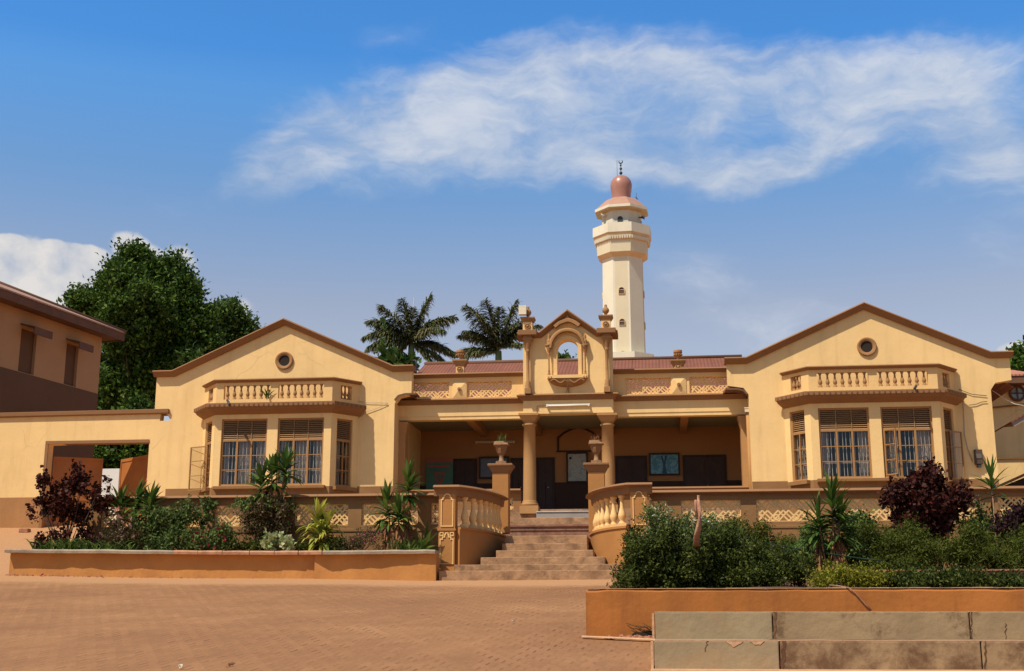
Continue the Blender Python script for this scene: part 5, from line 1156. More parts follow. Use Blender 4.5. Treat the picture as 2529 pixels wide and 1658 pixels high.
# recessed tinted panels on faces
def octface(k, r):
    a0 = OA+k*math.pi/4; a1 = a0+math.pi/4; return Vector((mcx+r*math.cos(a0), VM+r*math.sin(a0))), Vector((mcx+r*math.cos(a1), VM+r*math.sin(a1)))
for k in range(8):
    am = OA+(k+.5)*math.pi/4
    if math.sin(am) > .3 or k % 2 == 0: continue
    m = MB(); vs = []
    for zz, rr in ((mz(880), r_s*(1+.10*(zshaft-mz(880))/(zshaft-mz(1300)))), (zshaft, r_s)):
        p, q = octface(k, rr*1.004); p2 = p.lerp(q, .13); q2 = p.lerp(q, .87); vs += [(p2.x, p2.y, zz), (q2.x, q2.y, zz)]
    for zz, rr in ((mz(880), r_s*(1+.10*(zshaft-mz(880))/(zshaft-mz(1300)))), (zshaft, r_s)):
        p, q = octface(k, rr*.99); p2 = p.lerp(q, .13); q2 = p.lerp(q, .87); vs += [(p2.x, p2.y, zz), (q2.x, q2.y, zz)]
    m.add(vs, [(0, 1, 3, 2), (0, 4, 5, 1), (1, 5, 7, 3), (3, 7, 6, 2), (2, 6, 4, 0)]); m.build('face_panel', M['minaret2'], mn)
    if k % 2 == 0: continue
    for py in (731, 808, 887):
        zc_ = mz(py); fr = (zc_-mz(1300))/(zshaft-mz(1300)); rr = r_s*(1.10-.10*fr)
        p, q = octface(k, rr*1.010); c = p.lerp(q, .5); d = (q-p).normalized(); nrm = Vector((c.x-mcx, c.y-VM)).normalized()
        def fm(a, b, h, c=c, d=d, nrm=nrm): return (c.x+d.x*a+nrm.x*h, c.y+d.y*a+nrm.y*h, zc_+b)
        w = pxm(7.5)*1.05; hh = pxm(6)
        arcw = [(-w, -hh*1.3), (w, -hh*1.3), (w, hh*.4)]+[(w*math.cos(t), hh*.4+w*.95*math.sin(t)) for t in np.linspace(.2, math.pi-.2, 8)]+[(-w, hh*.4)]
        m = MB(); ww = w*.8; arci = [(-ww, -hh*1.2), (ww, -hh*1.2), (ww, hh*.4)]+[(ww*math.cos(t), hh*.4+ww*.95*math.sin(t)) for t in np.linspace(.2, math.pi-.2, 8)]+[(-ww, hh*.4)]
        m.prism(arcw, [arci], -.03, .08, fm); m.prism(rect(-ww, ww, hh*.3, hh*.5), (), -.02, .05, fm); wn = m.build('window', M['minbrown'], mn)
        m = MB(); m.prism(arci, (), -.02, .012, fm); m.build('shutter', surf('dark_shutter_%d_%d' % (k, py), (.10, .06, .04), .6), wn)
# gallery (levels measured on the near faces)
def mf(py, r): return az(1541, py, VM-r*.93)
rD, rP, rL, rC = pxm(66), pxm(77), pxm(52), pxm(69)
zD0, zD1, zP0, zP1, zL1, zC0, zC1 = mf(620, rD), mf(592, rD), mf(571, rP), mf(548, rP), mf(519, rL), mf(509, rC), mf(503, rC)
m = MB(); octa(m, mf(633, r_s), zD0, r_s*1.0, rD); m.build('corbel', M['minbrown'], mn)
m = MB(); octa(m, zD0, zD1, rD, rD*1.02); m.build('gallery_drum', M['minaret2'], mn)
m = MB(); octa(m, zD1, zP0, rD*1.02, rP*.98); m.build('corbel', M['minbrown'], mn)
m = MB()
for k in range(8):
    p, q = octface(k, (rD+rP)/2)
    for j in range(9):
        c = p.lerp(q, (j+.5)/9); zz = (zD1+zP0)/2; m.taper(c.x, c.y, zz-.25, zz+.05, .06, .06, .10, .10)
m.build('dentil', M['minaret'], mn)
m = MB(); octa(m, zP0, zP1, rP, rP); m.lathe([(rP, zP1), (rP*.94, zP1), (rP*.94, zP0+.3), (.5, zP0+.3)], mcx, VM, 0, 8, OA, smooth=False); m.build('gallery_parapet', M['minaret'], mn)
m = MB(); octa(m, zP0+.2, zL1+.2, rL, rL); m.build('lantern', M['minaret'], mn)
for k in range(8):
    am = OA+(k+.5)*math.pi/4
    if math.sin(am) > .2 or k % 2 == 0: continue
    p, q = octface(k, rL*1.003); c = p.lerp(q, .5); d = (q-p).normalized(); nrm = Vector((c.x-mcx, c.y-VM)).normalized(); zc_ = mf(543, rL)
    def fm(a, b, h, c=c, d=d, nrm=nrm): return (c.x+d.x*a+nrm.x*h, c.y+d.y*a+nrm.y*h, zc_+b)
    w = pxm(6.5); m = MB(); m.prism([(-w, -w), (w, -w), (w, w*.5)]+[(w*math.cos(t), w*.5+w*math.sin(t)) for t in np.linspace(.2, math.pi-.2, 8)]+[(-w, w*.5)], (), -.02, .04, fm); m.build('lantern_window', M['iron'], mn)
m = MB(); m.lathe([(rL, zL1), (rC*.9, zL1+.35), (rC, zC0), (rC*.8, zC0)], mcx, VM, 0, 8, OA, smooth=False); m.build('canopy', M['minbrown'], mn)
m = MB(); octa(m, zC0-.02, zC1, rC*1.02, rC*1.02); m.build('canopy_edge', M['minaret'], mn)
m = MB(); m.lathe([(rC*1.0, zC1), (pxm(40), mz(498)), (pxm(25), mz(493))], mcx, VM, 0, 8, OA, smooth=False); m.build('canopy_roof', M['copper2'], mn)
m = MB(); zd0, zd1 = mz(499), mz(434); H = zd1-zd0; rr = pxm(27.5)
m.lathe([(rr*.86, 0), (rr*.84, H*.08), (rr*.88, H*.25), (rr*.96, H*.45), (rr*1.0, H*.58), (rr*.98, H*.68), (rr*.90, H*.78), (rr*.76, H*.87), (rr*.52, H*.945), (rr*.25, H*.985), (rr*.03, H)], mcx, VM, zd0, 40); m.build('onion_dome', M['copper'], mn)
m = MB(); z = mz(434)-.05
for r_, dz_ in ((.16, .30), (.13, .72), (.10, 1.06)): m.lathe([(.01, -r_), (r_*.7, -r_*.7), (r_, 0), (r_*.7, r_*.7), (.01, r_)], mcx, VM, z+dz_, 12)
m.tube([(mcx, VM, z), (mcx, VM, z+1.25)], .035, 6)
cr = .17; pts = [(mcx+cr*math.cos(t), VM, z+1.25+cr+cr*math.sin(t)) for t in np.linspace(R(130), R(410), 16)]
for i, (p, q) in enumerate(zip(pts, pts[1:])): m.tube([p, q], .045*math.sin(math.pi*(i+.6)/16)+.012, 6)
m.build('crescent_finial', M['iron'], mn)
m = MB(); x = mcx-pxm(9.5); m.tube([(x, VM, mz(437)), (x, VM, mz(395))], .018, 5); x = mcx+pxm(38); m.tube([(x, VM, mz(500)), (x, VM, mz(478))], .02, 5); m.tube([(x-.12, VM, mz(488)), (x+.15, VM, mz(494))], .03, 5); m.build('lightning_rod', M['iron'], mn)
def horn(px, py, dirx, lab):
    x = mcx+pxm(px-1541); z = mz(py); root = empty('horn_speaker', (x, VM-1.2, z), lab, 'loudspeaker'); m = MB()
    m.lathe([(.05, -.28), (.06, -.1), (.12, .1), (.24, .26)], 0, 0, 0, 12, mp=lambda a, b, c: (x+c*dirx, VM-1.2+a*.9, z+b)); m.build('horn', M['iron'] if dirx > 0 else M['offwhite'], root)
horn(1591, 549, 1, 'dark horn loudspeaker on the right of the minaret gallery'); horn(1497, 541, -1, 'pale horn loudspeaker on the left of the minaret gallery')
# ================================================================ TREES
def B3(px, py, v, rpx, rpz, ry=None):
    x, z = at(px, py, v); k = v/F; return (x, v, z, rpx*k, (ry or rpx)*k, rpz*k)
v = 62
tree('broadleaf_tree', 'large dark green broadleaf tree behind the left wing', ax(345, 1000, v), v, 3,
     [B3(345, 720, v, 85, 70), B3(400, 700, v, 60, 60), B3(262, 770, v, 70, 60), B3(440, 790, v, 75, 75), B3(350, 820, v, 110, 90), B3(470, 850, v, 65, 70), B3(300, 930, v, 60, 70), B3(400, 930, v, 90, 90), B3(500, 880, v, 50, 60), B3(345, 655, v, 50, 38), B3(410, 665, v, 45, 36), B3(290, 690, v, 50, 40), B3(455, 730, v, 40, 50), B3(215, 745, v, 48, 30), B3(330, 760, v-2, 90, 60), B3(328, 628, v-1, 22, 22), B3(300, 690, v-2, 45, 40), B3(270, 1000, v, 50, 40)],
     7200, 13, .25, .13, G['tree'], .38, spread=.26, sub=24, tz=az(345, 700, v))
tree('leafy_bush', 'dark tree mass seen through the gateway and over the yard wall', ax(300, 1150, 50), 50, 2, [B3(300, 1125, 50, 75, 45), B3(240, 1110, 50, 40, 40), B3(360, 1110, 50, 50, 50), B3(340, 1050, 50, 60, 60)], 1500, 11, .22, .12, G['tree'], .15, cat='bush', spread=.2)
v = 72
tree('broadleaf_tree', 'smaller round green tree just right of the large tree', ax(570, 1000, v), v, 3, [B3(570, 810, v, 62, 52), B3(540, 850, v, 60, 60), B3(605, 850, v, 42, 45), B3(565, 775, v, 35, 22)], 2200, 12, .25, .13, G['tree2'], .25, spread=.3)
v = 60
tree('broadleaf_tree', 'green tree beyond the right wing at the right edge of the frame', ax(2540, 1000, v), v, 3, [B3(2540, 920, v, 45, 40), B3(2505, 930, v, 26, 28), B3(2560, 880, v, 30, 26), B3(2490, 915, v, 14, 14)], 900, 11, .30, .14, G['tree'], .25, spread=.25)
v = 48
tree('leafy_bush', 'bright leafy treetop peeking above the right shoulder of the left gable', ax(978, 960, v), v, 5, [B3(978, 902, v, 38, 14), B3(960, 893, v, 14, 9), B3(1000, 905, v, 18, 9)], 90, 6, .42, .24, G['tree2'], .06, cat='bush', sub=6, spread=.1)
tree('leafy_bush', 'small treetop seen through the portico arch above the roof', ax(1388, 930, 55), 55, 6, [B3(1388, 893, 55, 13, 8)], 60, 7, .22, .12, G['tree2'], .05, cat='bush', sub=5, spread=.08)
tree('leafy_bush', 'green twig of a tree showing over the left slope of the left gable', ax(472, 960, 46), 46, 5, [B3(470, 885, 46, 15, 10), B3(478, 878, 46, 8, 8)], 70, 6, .26, .13, G['tree2'], .05, cat='bush', sub=5, spread=.08)
def palm(px, pbase, pcrown, v, label, fronds):
    x, zc_ = at(px, pcrown, v); root = empty('palm_tree', (x, v, 3), label, 'palm tree'); m = MB(); m.tube([(x, v, 3), (x+.02, v, zc_-1.2), (x, v, zc_)], .20, 10, .15); m.build('trunk', M['palmtrunk'], root)
    parts = []; st_ = MB()
    for (a, l, droop) in fronds:
        for rep in range(1):
            yy = rng.uniform(-.5, .5); d = np.array([math.cos(a)*math.cos(yy), math.sin(yy)*abs(math.cos(a))+rng.normal()*.15, math.sin(a)]); pos = np.array([x, v, zc_+rng.uniform(-.1, .2)]); n = 32; pts = [pos.copy()]; dirs = [d.copy()]
            for i in range(n):
                d = d-np.array([0, 0, 1])*droop/n*(.4+1.2*i/n); d = d/np.linalg.norm(d); pos = pos+d*l/n; pts.append(pos.copy()); dirs.append(d.copy())
            st_.tube([tuple(p) for p in pts[::3]], .035, 5, .008)
            pts = np.array(pts[2:]); dirs = np.array(dirs[2:]); 
            for sd in (-1, 1):
                for rr in range(5):
                    P = pts+dirs*rng.uniform(0, l/n, (len(pts), 1)); side = unit(np.cross(dirs, np.array([0, 0, 1.])))*sd
                    D = side*.75+dirs*.62+rng.normal(size=P.shape)*.22+np.array([0, 0, -.25+.30*rr*.3])
                    t = np.linspace(0, 1, len(pts)); LL = l*.33*np.sin(np.pi*(.12+.80*t))**.7*rng.uniform(.75, 1.1, len(pts))
                    parts.append(straps(P, D, LL, .062, 1.2, 3))
    V, Fq = cat_(parts); mesh_np('fronds', V, Fq, G['palm'], root); st_.build('rachis', M['palmtrunk'], root)
palm(1016, 905, 852, 58, 'fuller palm tree with grey green fronds, left of the two palms', [(R(a), l, d) for a, l, d in ((98, 2.2, .5), (75, 2.5, .7), (118, 2.4, .7), (52, 2.5, 1.1), (135, 2.4, 1.1), (35, 2.2, 1.2), (150, 2.4, 1.2), (15, 2.2, 1.1), (165, 2.3, 1.3), (-8, 2.0, 1.0), (190, 2.0, 1.0), (-30, 1.5, .8), (212, 1.5, .8), (60, 1.9, 1.3), (125, 1.9, 1.4), (88, 1.8, 1.0), (25, 1.9, 1.6), (155, 1.9, 1.6))])
palm(1231, 900, 868, 58, 'sparser palm tree just left of the portico, right of the two palms', [(R(a), l, d) for a, l, d in ((100, 2.5, .4), (72, 2.5, .5), (118, 2.6, .7), (55, 2.1, .9), (140, 2.3, .9), (160, 2.2, .8), (38, 2.2, .6), (20, 1.5, 1.0), (175, 1.7, .6), (88, 2.0, .6), (128, 2.0, 1.2), (64, 1.8, 1.3), (110, 1.9, .9))])
for px0 in (1017,): x, z = at(px0, 740, 58.5); m = MB(); m.tube([(x, 59, 4), (x, 59, az(1017, 729, 58.5))], .02, 5); tag(m.build('aerial_mast', M['cable2'], None, origin=(x, 59, 4)), 'thin aerial mast rising from behind the left palm', 'mast')
# ================================================================ PLANTS, LEFT PLANTER
ZS = 1.52; VPn = 27.95
PX = lambda px, v=VPn: ax(px, 1300, v)
kk = lambda v=VPn: v/F
def pshrub(name, label, px, v, z0, bl, n, per, ln, wd, mat, **k):
    s = v/F; cx = PX(px, v); bb = [((a-px)*s*1.0, dy, az(1264, b, v)-z0, ra*s, ry, rb*s) for a, b, ra, rb, dy, ry in bl]
    return shrub(name, cx, v, z0, bb, n, per, ln, wd, mat, label, **k)
pshrub('copperleaf_shrub', 'tall dark purple red shrub with cupped leaves at the left end of the planter', 165, 27.9, ZS, [(180, 1175, 55, 40, 0, .4), (110, 1205, 45, 50, 0, .35), (70, 1250, 30, 50, 0, .3), (235, 1215, 38, 48, 0, .35), (170, 1270, 70, 60, 0, .45), (120, 1330, 35, 35, -.1, .3), (190, 1330, 50, 40, 0, .35), (175, 1140, 18, 22, 0, .2)], 230, 16, .075, .085, G['red'], spread=.05, stems=26, sub=9, stemcol=M['bark'])
cordyline('cordyline', PX(325, 28.3), 28.3, ZS, [(-.30, 0, 1.25, .4), (.05, .05, 1.45, .45), (.40, 0, 1.30, .4)], 'green cordyline with strap leaves in front of the open gate', n=44, leafl=.50, leafw=.085, dead=8)
pshrub('green_shrub', 'mid green leafy shrub in the planter below the cordyline by the gate', 410, 28.0, ZS, [(365, 1285, 45, 45, 0, .35), (430, 1275, 50, 45, 0, .35), (480, 1265, 30, 30, 0, .3), (400, 1330, 70, 35, -.1, .35), (455, 1325, 50, 35, -.1, .3)], 480, 9, .075, .045, G['bushy'], spread=.05)
pshrub('flowering_shrub', 'small shrub with pale pink blossoms between the copper shrub and the mid green shrub', 300, 27.8, ZS, [(300, 1280, 30, 30, 0, .25), (290, 1320, 45, 35, 0, .25), (330, 1315, 30, 30, 0, .25)], 170, 8, .06, .035, G['dry'], spread=.05, flowers=(G['salmon'], 34, .05, .35))
pshrub('crimson_flower_shrub', 'low green shrub dotted with crimson flowers behind the planter cap', 525, 27.75, ZS, [(520, 1330, 45, 25, 0, .25), (560, 1320, 35, 28, 0, .25), (490, 1335, 30, 20, 0, .2)], 210, 8, .07, .045, G['bushy'], spread=.05, flowers=(G['rose'], 44, .055, .2))
pshrub('reddish_shrub', 'open shrub with reddish green foliage below the left bay window', 655, 28.1, ZS, [(650, 1250, 60, 28, 0, .35), (620, 1280, 50, 40, 0, .35), (690, 1270, 45, 45, 0, .35), (650, 1310, 45, 40, 0, .3)], 520, 8, .065, .035, G['dry'], spread=.05, flowers=(G['salmon'], 26, .035, .2), stems=14)
pshrub('leafy_shrub', 'fresh green shrub top growing against the terrace wall, below the twin cordyline', 650, 28.25, ZS+.3, [(640, 1243, 60, 14, 0, .25), (690, 1250, 40, 16, 0, .25)], 160, 8, .075, .045, G['bushy'], spread=.05)
cordyline('cordyline', PX(655, 28.2), 28.2, ZS, [(-.12, 0, 1.75, .45), (.10, .06, 1.98, .4), (.42, 0, 2.05, .35)], 'tall twin-stemmed cordyline in front of the left bay window', n=40, leafl=.52, leafw=.095, dead=8)
pshrub('variegated_shrub', 'small round shrub with white edged leaves behind the planter cap', 695, 27.65, ZS, [(695, 1336, 36, 26, 0, .25)], 90, 7, .10, .075, G['varieg'], spread=.05, sub=8, stems=4)
cordyline('dracaena', PX(792, 27.9), 27.9, ZS, [(-.08, 0, .85, .75), (.12, .03, .70, .6), (.0, -.08, .5, .5)], 'yellow striped dracaena in the middle of the planter', 'stripe', .55, .085, 60, droop=2.6)
pshrub('pink_flower_shrub', 'wispy shrub with tiny magenta flowers right of the yellow dracaena', 890, 27.75, ZS, [(870, 1340, 45, 22, 0, .25), (915, 1335, 38, 26, 0, .25)], 260, 7, .05, .02, G['dry'], spread=.06, flowers=(G['pink'], 24, .035, .3))
cordyline('cordyline', PX(985, 28.0), 28.0, ZS, [(-.28, 0, 1.20, .5), (.18, .05, 1.72, .5), (.0, -.03, .95, .3)], 'tall cordyline with dry pinkish leaves below, beside the left newel post', n=46, leafl=.48, leafw=.085, dead=90)
cordyline('agave', PX(1050, 27.8), 27.8, ZS-.1, [(0, 0, .25, .1)], 'spiky green agave at the right end of the planter', 'cord', .55, .10, 22, droop=.4)
lily('spider_lily', PX(1010, 27.7), 27.7, ZS, .35, 60, .34, .028, 'lily', 'strappy green lily clump left of the agave')
lily('spider_lily', PX(165, 27.6), 27.6, ZS, .7, 110, .42, .03, 'lily', 'grassy lily clump at the foot of the copper red shrub')
lily('spider_lily', PX(285, 27.55), 27.6, ZS, .45, 70, .38, .03, 'lily', 'grassy lily clump below the pink blossoms')
pshrub('purple_plant', 'low dark purple foliage between the two grassy lily clumps', 225, 27.7, ZS, [(235, 1338, 40, 18, 0, .2)], 70, 7, .08, .03, G['purple'], spread=.05, sub=6)
pshrub('climbing_weed', 'thin green weed reaching up to the terrace coping left of the left bay', 505, 28.3, ZS, [(510, 1260, 8, 25, 0, .1), (520, 1240, 8, 10, 0, .1), (500, 1285, 12, 20, 0, .1)], 50, 5, .09, .06, G['bushy'], spread=.03, sub=5, stems=3)
pshrub('low_green_shrub', 'low dark green shrub behind the planter cap under the reddish shrub', 590, 27.8, ZS, [(590, 1345, 40, 18, 0, .2), (630, 1350, 30, 12, 0, .2)], 150, 7, .07, .04, G['bush'], spread=.05)
pshrub('low_green_shrub', 'low dark green shrub at the foot of the yellow dracaena', 760, 27.8, ZS, [(745, 1352, 35, 12, 0, .2), (830, 1345, 30, 16, 0, .2)], 150, 7, .07, .035, G['bush'], spread=.05)
# ================================================================ PLANTS, RIGHT GARDEN
def gs(y): return .36+(y-16)*.055
def gshrub(name, label, px, v, bl, n, per, ln, wd, mat, **k): return pshrub(name, label, px, v, gs(v), bl, n, per, ln, wd, mat, **k)
gshrub('privet_bush', 'dense dark green bush spilling left of the retaining wall, by the steps', 1600, 18.2, [(1590, 1400, 70, 60, 0, .6), (1650, 1380, 75, 70, .2, .7), (1560, 1430, 45, 30, 0, .4), (1640, 1430, 80, 30, 0, .5), (1575, 1340, 30, 35, .2, .3)], 2300, 9, .055, .026, G['bush'], spread=.045, stems=18, sub=22)
gshrub('leafy_shrub', 'small mid green shrub filling the gap between the two dark bushes', 1800, 19.6, [(1700, 1395, 60, 40, 0, .5), (1800, 1370, 60, 40, 0, .5), (1900, 1385, 70, 40, 0, .5)], 800, 8, .055, .03, G['bushy'], spread=.05)
gshrub('privet_bush', 'dense dark green bush in the middle behind the orange wall', 1790, 18.6, [(1760, 1380, 85, 62, .2, .7), (1850, 1395, 90, 55, 0, .7), (1930, 1410, 60, 40, 0, .5), (1720, 1430, 90, 30, 0, .5), (1880, 1435, 110, 26, -.1, .5)], 2700, 9, .055, .026, G['bush'], spread=.045, stems=18, sub=22, flowers=(G['orng'], 10, .03, .3))
gshrub('white_flower_shrub', 'tall shrub sprinkled with small white flowers beside the right newel post', 1680, 24.5, [(1640, 1300, 50, 42, 0, .5), (1700, 1310, 55, 45, 0, .5), (1760, 1320, 45, 45, 0, .5), (1610, 1280, 22, 26, 0, .3), (1665, 1365, 90, 40, 0, .5)], 1000, 8, .055, .03, G['bushy'], spread=.06, flowers=(G['wht'], 420, .030, .05), stems=16, sub=18)
gshrub('feathery_shrub', 'green shrub with small orange flowers in front of the lattice wall', 1880, 24.5, [(1870, 1345, 55, 35, 0, .5), (1815, 1325, 40, 35, 0, .4), (1930, 1360, 45, 25, 0, .4), (1880, 1315, 16, 16, 0, .2)], 900, 8, .06, .02, G['fern'], spread=.06, flowers=(G['orng'], 22, .032, .15), stems=12)
pts = []; m = MB(); v = 21.2; P = [(ax(a, b, v), v, az(a, b, v)) for a, b, v in ((1719, 1365, 18.3), (1721, 1322, 17.45), (1728, 1292, 17.4), (1727, 1262, 17.4), (1725, 1240, 17.4), (1726, 1224, 17.4))]; v = 17.4
m.tube(P, .045, 9, .026); m.tube([(P[3][0]-.035, v, P[3][2]-.1), (P[4][0]-.035, v, P[4][2]), (P[5][0]-.045, v, P[5][2]-.06)], .022, 6); tag(m.build('timber_stake', M['stake'], None, origin=P[0]), 'bare pinkish tree stake rising out of the white flowering shrub', 'stake')
x0, z0 = at(2045, 1380, 22.0)
cordyline('cordyline', PX(2052, 19.2), 19.2, gs(19.2), [(.04, 0, 1.36, .5), (-.18, .05, 1.10, .45), (.14, .05, 1.12, .45)], 'bushy cordyline with brown dead leaves in the middle of the right garden', n=52, leafl=.36, leafw=.06, dead=70)
gshrub('leafy_shrub', 'green shrub right beside the brown leaved cordyline', 2125, 22.6, [(2110, 1300, 35, 35, 0, .4), (2125, 1340, 30, 50, 0, .4), (2020, 1320, 25, 30, .2, .3)], 700, 8, .06, .035, G['bushy'], spread=.05)
gshrub('lily_patch_shrub', 'pale green weedy patch with tiny yellow flowers below the cordyline', 2060, 19.5, [(2040, 1385, 60, 22, 0, .4), (2090, 1370, 35, 25, 0, .4), (1990, 1380, 30, 25, 0, .3)], 500, 8, .055, .025, G['bushy'], spread=.05, flowers=(G['yflow'], 40, .022, .3))
gshrub('copperleaf_shrub', 'large dark maroon shrub in front of the right bay window', 2300, 22.0, [(2308, 1205, 36, 40, 0, .45), (2245, 1230, 42, 30, 0, .45), (2350, 1250, 48, 34, 0, .45), (2290, 1275, 62, 38, -.1, .5), (2240, 1290, 32, 32, 0, .35), (2350, 1295, 42, 24, 0, .4), (2300, 1320, 32, 24, 0, .35), (2308, 1172, 20, 14, 0, .2)], 620, 12, .07, .075, G['red'], spread=.06, stems=26, sub=14)
cordyline('cordyline', PX(2458, 22), 22.0, gs(22), [(.0, 0, 1.72, .45)], 'thin single-stemmed cordyline near the right edge', n=26, leafl=.42, leafw=.06)
gshrub('leafy_shrub', 'loose green shrub under the thin cordyline near the right edge', 2470, 22.3, [(2440, 1310, 30, 40, 0, .4), (2490, 1330, 45, 35, 0, .4), (2420, 1290, 12, 30, 0, .2)], 500, 8, .06, .03, G['bushy'], spread=.05)
gshrub('purple_plant', 'dark purple plant at the right edge before the lattice wall', 2505, 21.5, [(2500, 1310, 35, 25, 0, .3), (2530, 1300, 25, 30, 0, .3)], 200, 8, .07, .04, G['purple'], spread=.05)
gshrub('feathery_bush', 'feathery green bush under the maroon shrub, left half', 2230, 20.3, [(2200, 1350, 70, 45, 0, .6), (2260, 1370, 70, 50, 0, .6), (2230, 1410, 90, 30, -.2, .5)], 1700, 9, .055, .016, G['fern'], spread=.06, stems=16, sub=20)
gshrub('feathery_bush', 'feathery green bush at the right end of the garden', 2440, 20.3, [(2380, 1370, 70, 45, 0, .6), (2460, 1380, 80, 42, 0, .6), (2520, 1370, 50, 45, 0, .6), (2400, 1330, 25, 30, 0, .4)], 2000, 9, .055, .016, G['fern'], spread=.06, stems=16, sub=20)
gshrub('feathery_bush', 'feathery green bush between the cordyline and the maroon shrub', 2110, 19.6, [(2080, 1375, 60, 40, 0, .5), (2150, 1360, 55, 50, .2, .5), (2120, 1400, 80, 30, 0, .5)], 1100, 9, .055, .018, G['fern'], spread=.06, stems=12, sub=20)
gshrub('low_green_shrub', 'low green ground shrub along the wall at the right, in front of the feathery bushes', 2330, 17.2, [(2250, 1440, 80, 16, 0, .4), (2380, 1436, 90, 18, 0, .4), (2480, 1445, 60, 10, 0, .4)], 900, 8, .05, .025, G['bush'], spread=.05, sub=20)
gshrub('yellow_green_shrub', 'low yellow green shrub on top of the orange wall, centre right', 2090, 17.4, [(2060, 1430, 48, 22, 0, .4), (2120, 1432, 60, 22, 0, .4), (2180, 1440, 40, 14, 0, .3), (2030, 1440, 26, 14, 0, .3)], 950, 8, .04, .018, G['yell'], spread=.045, sub=20)
gshrub('reed_clump', 'grassy green clump between the dark bush and the cordyline', 1975, 21.0, [(1960, 1385, 40, 30, 0, .3)], 150, 8, .07, .02, G['lily'], spread=.05)
lily('reed_clump', PX(1970, 21), 21.0, gs(21)+.2, .35, 60, .40, .022, 'lily', 'arching reed leaves in front of the lattice wall, centre right', .9)
m = MB(); P = [(ax(a, b, v_), v_, az(a, b, v_)) for a, b, v_ in ((1775, 1322, 24.6), (1850, 1334, 23), (1950, 1352, 20.5), (2050, 1368, 19), (2130, 1380, 18.5), (2180, 1385, 18.3))]
m.tube(P, .010, 5); tag(m.build('hose', M['hose'], None, origin=P[0]), 'thin dark green hose strung through the right garden', 'hose')
pw2 = empty('inner_planter_wall', (5, 19.0, .5), 'low reddish brick planter edge half hidden behind the bushes at the right', 'wall')
m = MB(); m.box(ax(1960, 1412, 19), 9.6, 19.0, 19.2, .3, az(2100, 1412, 19)); m.build('wall', M['redstone'], pw2, bevel=.01)
m = MB(); m.box(ax(1958, 1412, 19), 9.6, 18.96, 19.24, az(2100, 1412, 19)+.001, az(2100, 1408, 19)); m.build('cap', M['brick'], pw2)
# fallen leaves on the paving
for i, (px, py, g) in enumerate(((38, 1422, 'dead'), (101, 1420, 'rose'), (252, 1438, 'dead'), (832, 1548, 'dead'), (563, 1646, 'dead'), (441, 1651, 'wht'), (1268, 1536, 'wht'))):
    # intersect with sloping yard
    dxy = at(px, py, 1.0); y = -1.6/(dxy[1]-.0925) if abs(dxy[1]-.0925) > 1e-4 else 25; y = min(max(y, 12), 27.0); x = dxy[0]*y
    P = np.tile([[x, y, gz(x, y)+.02]], (3, 1)); V, Fq = leaves(P, rng.normal(size=(3, 3))*np.array([1, 1, .3]), .045 if g == 'wht' else .08, .04, .3)
    o = mesh_np('fallen_leaf', V, Fq, G[g], None, (x, y, gz(x, y)))
    tag(o, ('brown fallen leaf at the left foot of the planter wall', 'crimson fallen leaf on the paving at the far left', 'small brown leaf on the paving below the planter', 'brown leaf in the middle of the paved yard', 'brown leaf at the bottom edge of the paving, left of centre', 'white scrap on the paving at the bottom left', 'pale scrap on the paving left of the retaining wall')[i], 'leaf' if g != 'wht' else 'litter')
# ================================================================ CAMERA, SUN, SKY
cam = bpy.data.cameras.new('camera'); co = bpy.data.objects.new('camera', cam); C.objects.link(co); bpy.context.scene.camera = co
cam.sensor_width = 36; cam.lens = F*36/2529; cam.clip_start = .1; cam.clip_end = 5000
co.matrix_world = Matrix.Rotation(YAW, 4, 'Z') @ Matrix.Rotation(R(90)+PIT, 4, 'X')
SD = Vector((.88, 1, -1.95)).normalized()
sun = bpy.data.lights.new('sun', 'SUN'); so = bpy.data.objects.new('sun', sun); C.objects.link(so); sun.energy = 4.6; sun.angle = R(.53); sun.color = (1, .90, .74)
so.rotation_euler = SD.to_track_quat('-Z', 'Y').to_euler()
el = math.asin(-SD.z); azs = math.atan2(-SD.x, -SD.y)
w = bpy.data.worlds.new('World'); bpy.context.scene.world = w; w.use_nodes = True; nt = w.node_tree; nt.nodes.clear()
out = N(nt, 'ShaderNodeOutputWorld'); bg = N(nt, 'ShaderNodeBackground'); L(nt, bg.outputs[0], out.inputs[0])
sky = N(nt, 'ShaderNodeTexSky', sky_type='NISHITA', sun_disc=False, sun_elevation=el, sun_rotation=azs, air_density=1.0, dust_density=.8, ozone_density=2.2)
tc = N(nt, 'ShaderNodeTexCoord'); D_ = tc.outputs['Generated']
def dirpx(px, py): 
    x, z = at(px, py, 1.0); r = math.hypot(x, 1); return math.atan2(x, 1), math.atan2(z, r)
sep = N(nt, 'ShaderNodeSeparateXYZ'); L(nt, D_, sep.inputs[0])
def mth(op, a, b=None, c=None, clamp=False):
    n = nt.nodes.new('ShaderNodeMath'); n.operation = op; n.use_clamp = clamp
    for i, v_ in enumerate((a, b, c)):
        if v_ is None: continue
        if isinstance(v_, bpy.types.NodeSocket): L(nt, v_, n.inputs[i])
        else: n.inputs[i].default_value = v_
    return n.outputs[0]
azn = mth('ARCTAN2', sep.outputs[0], sep.outputs[1]); eln = mth('ARCSINE', sep.outputs[2])
cmb = N(nt, 'ShaderNodeCombineXYZ'); L(nt, azn, cmb.inputs[0]); L(nt, eln, cmb.inputs[1]); AE = cmb.outputs[0]
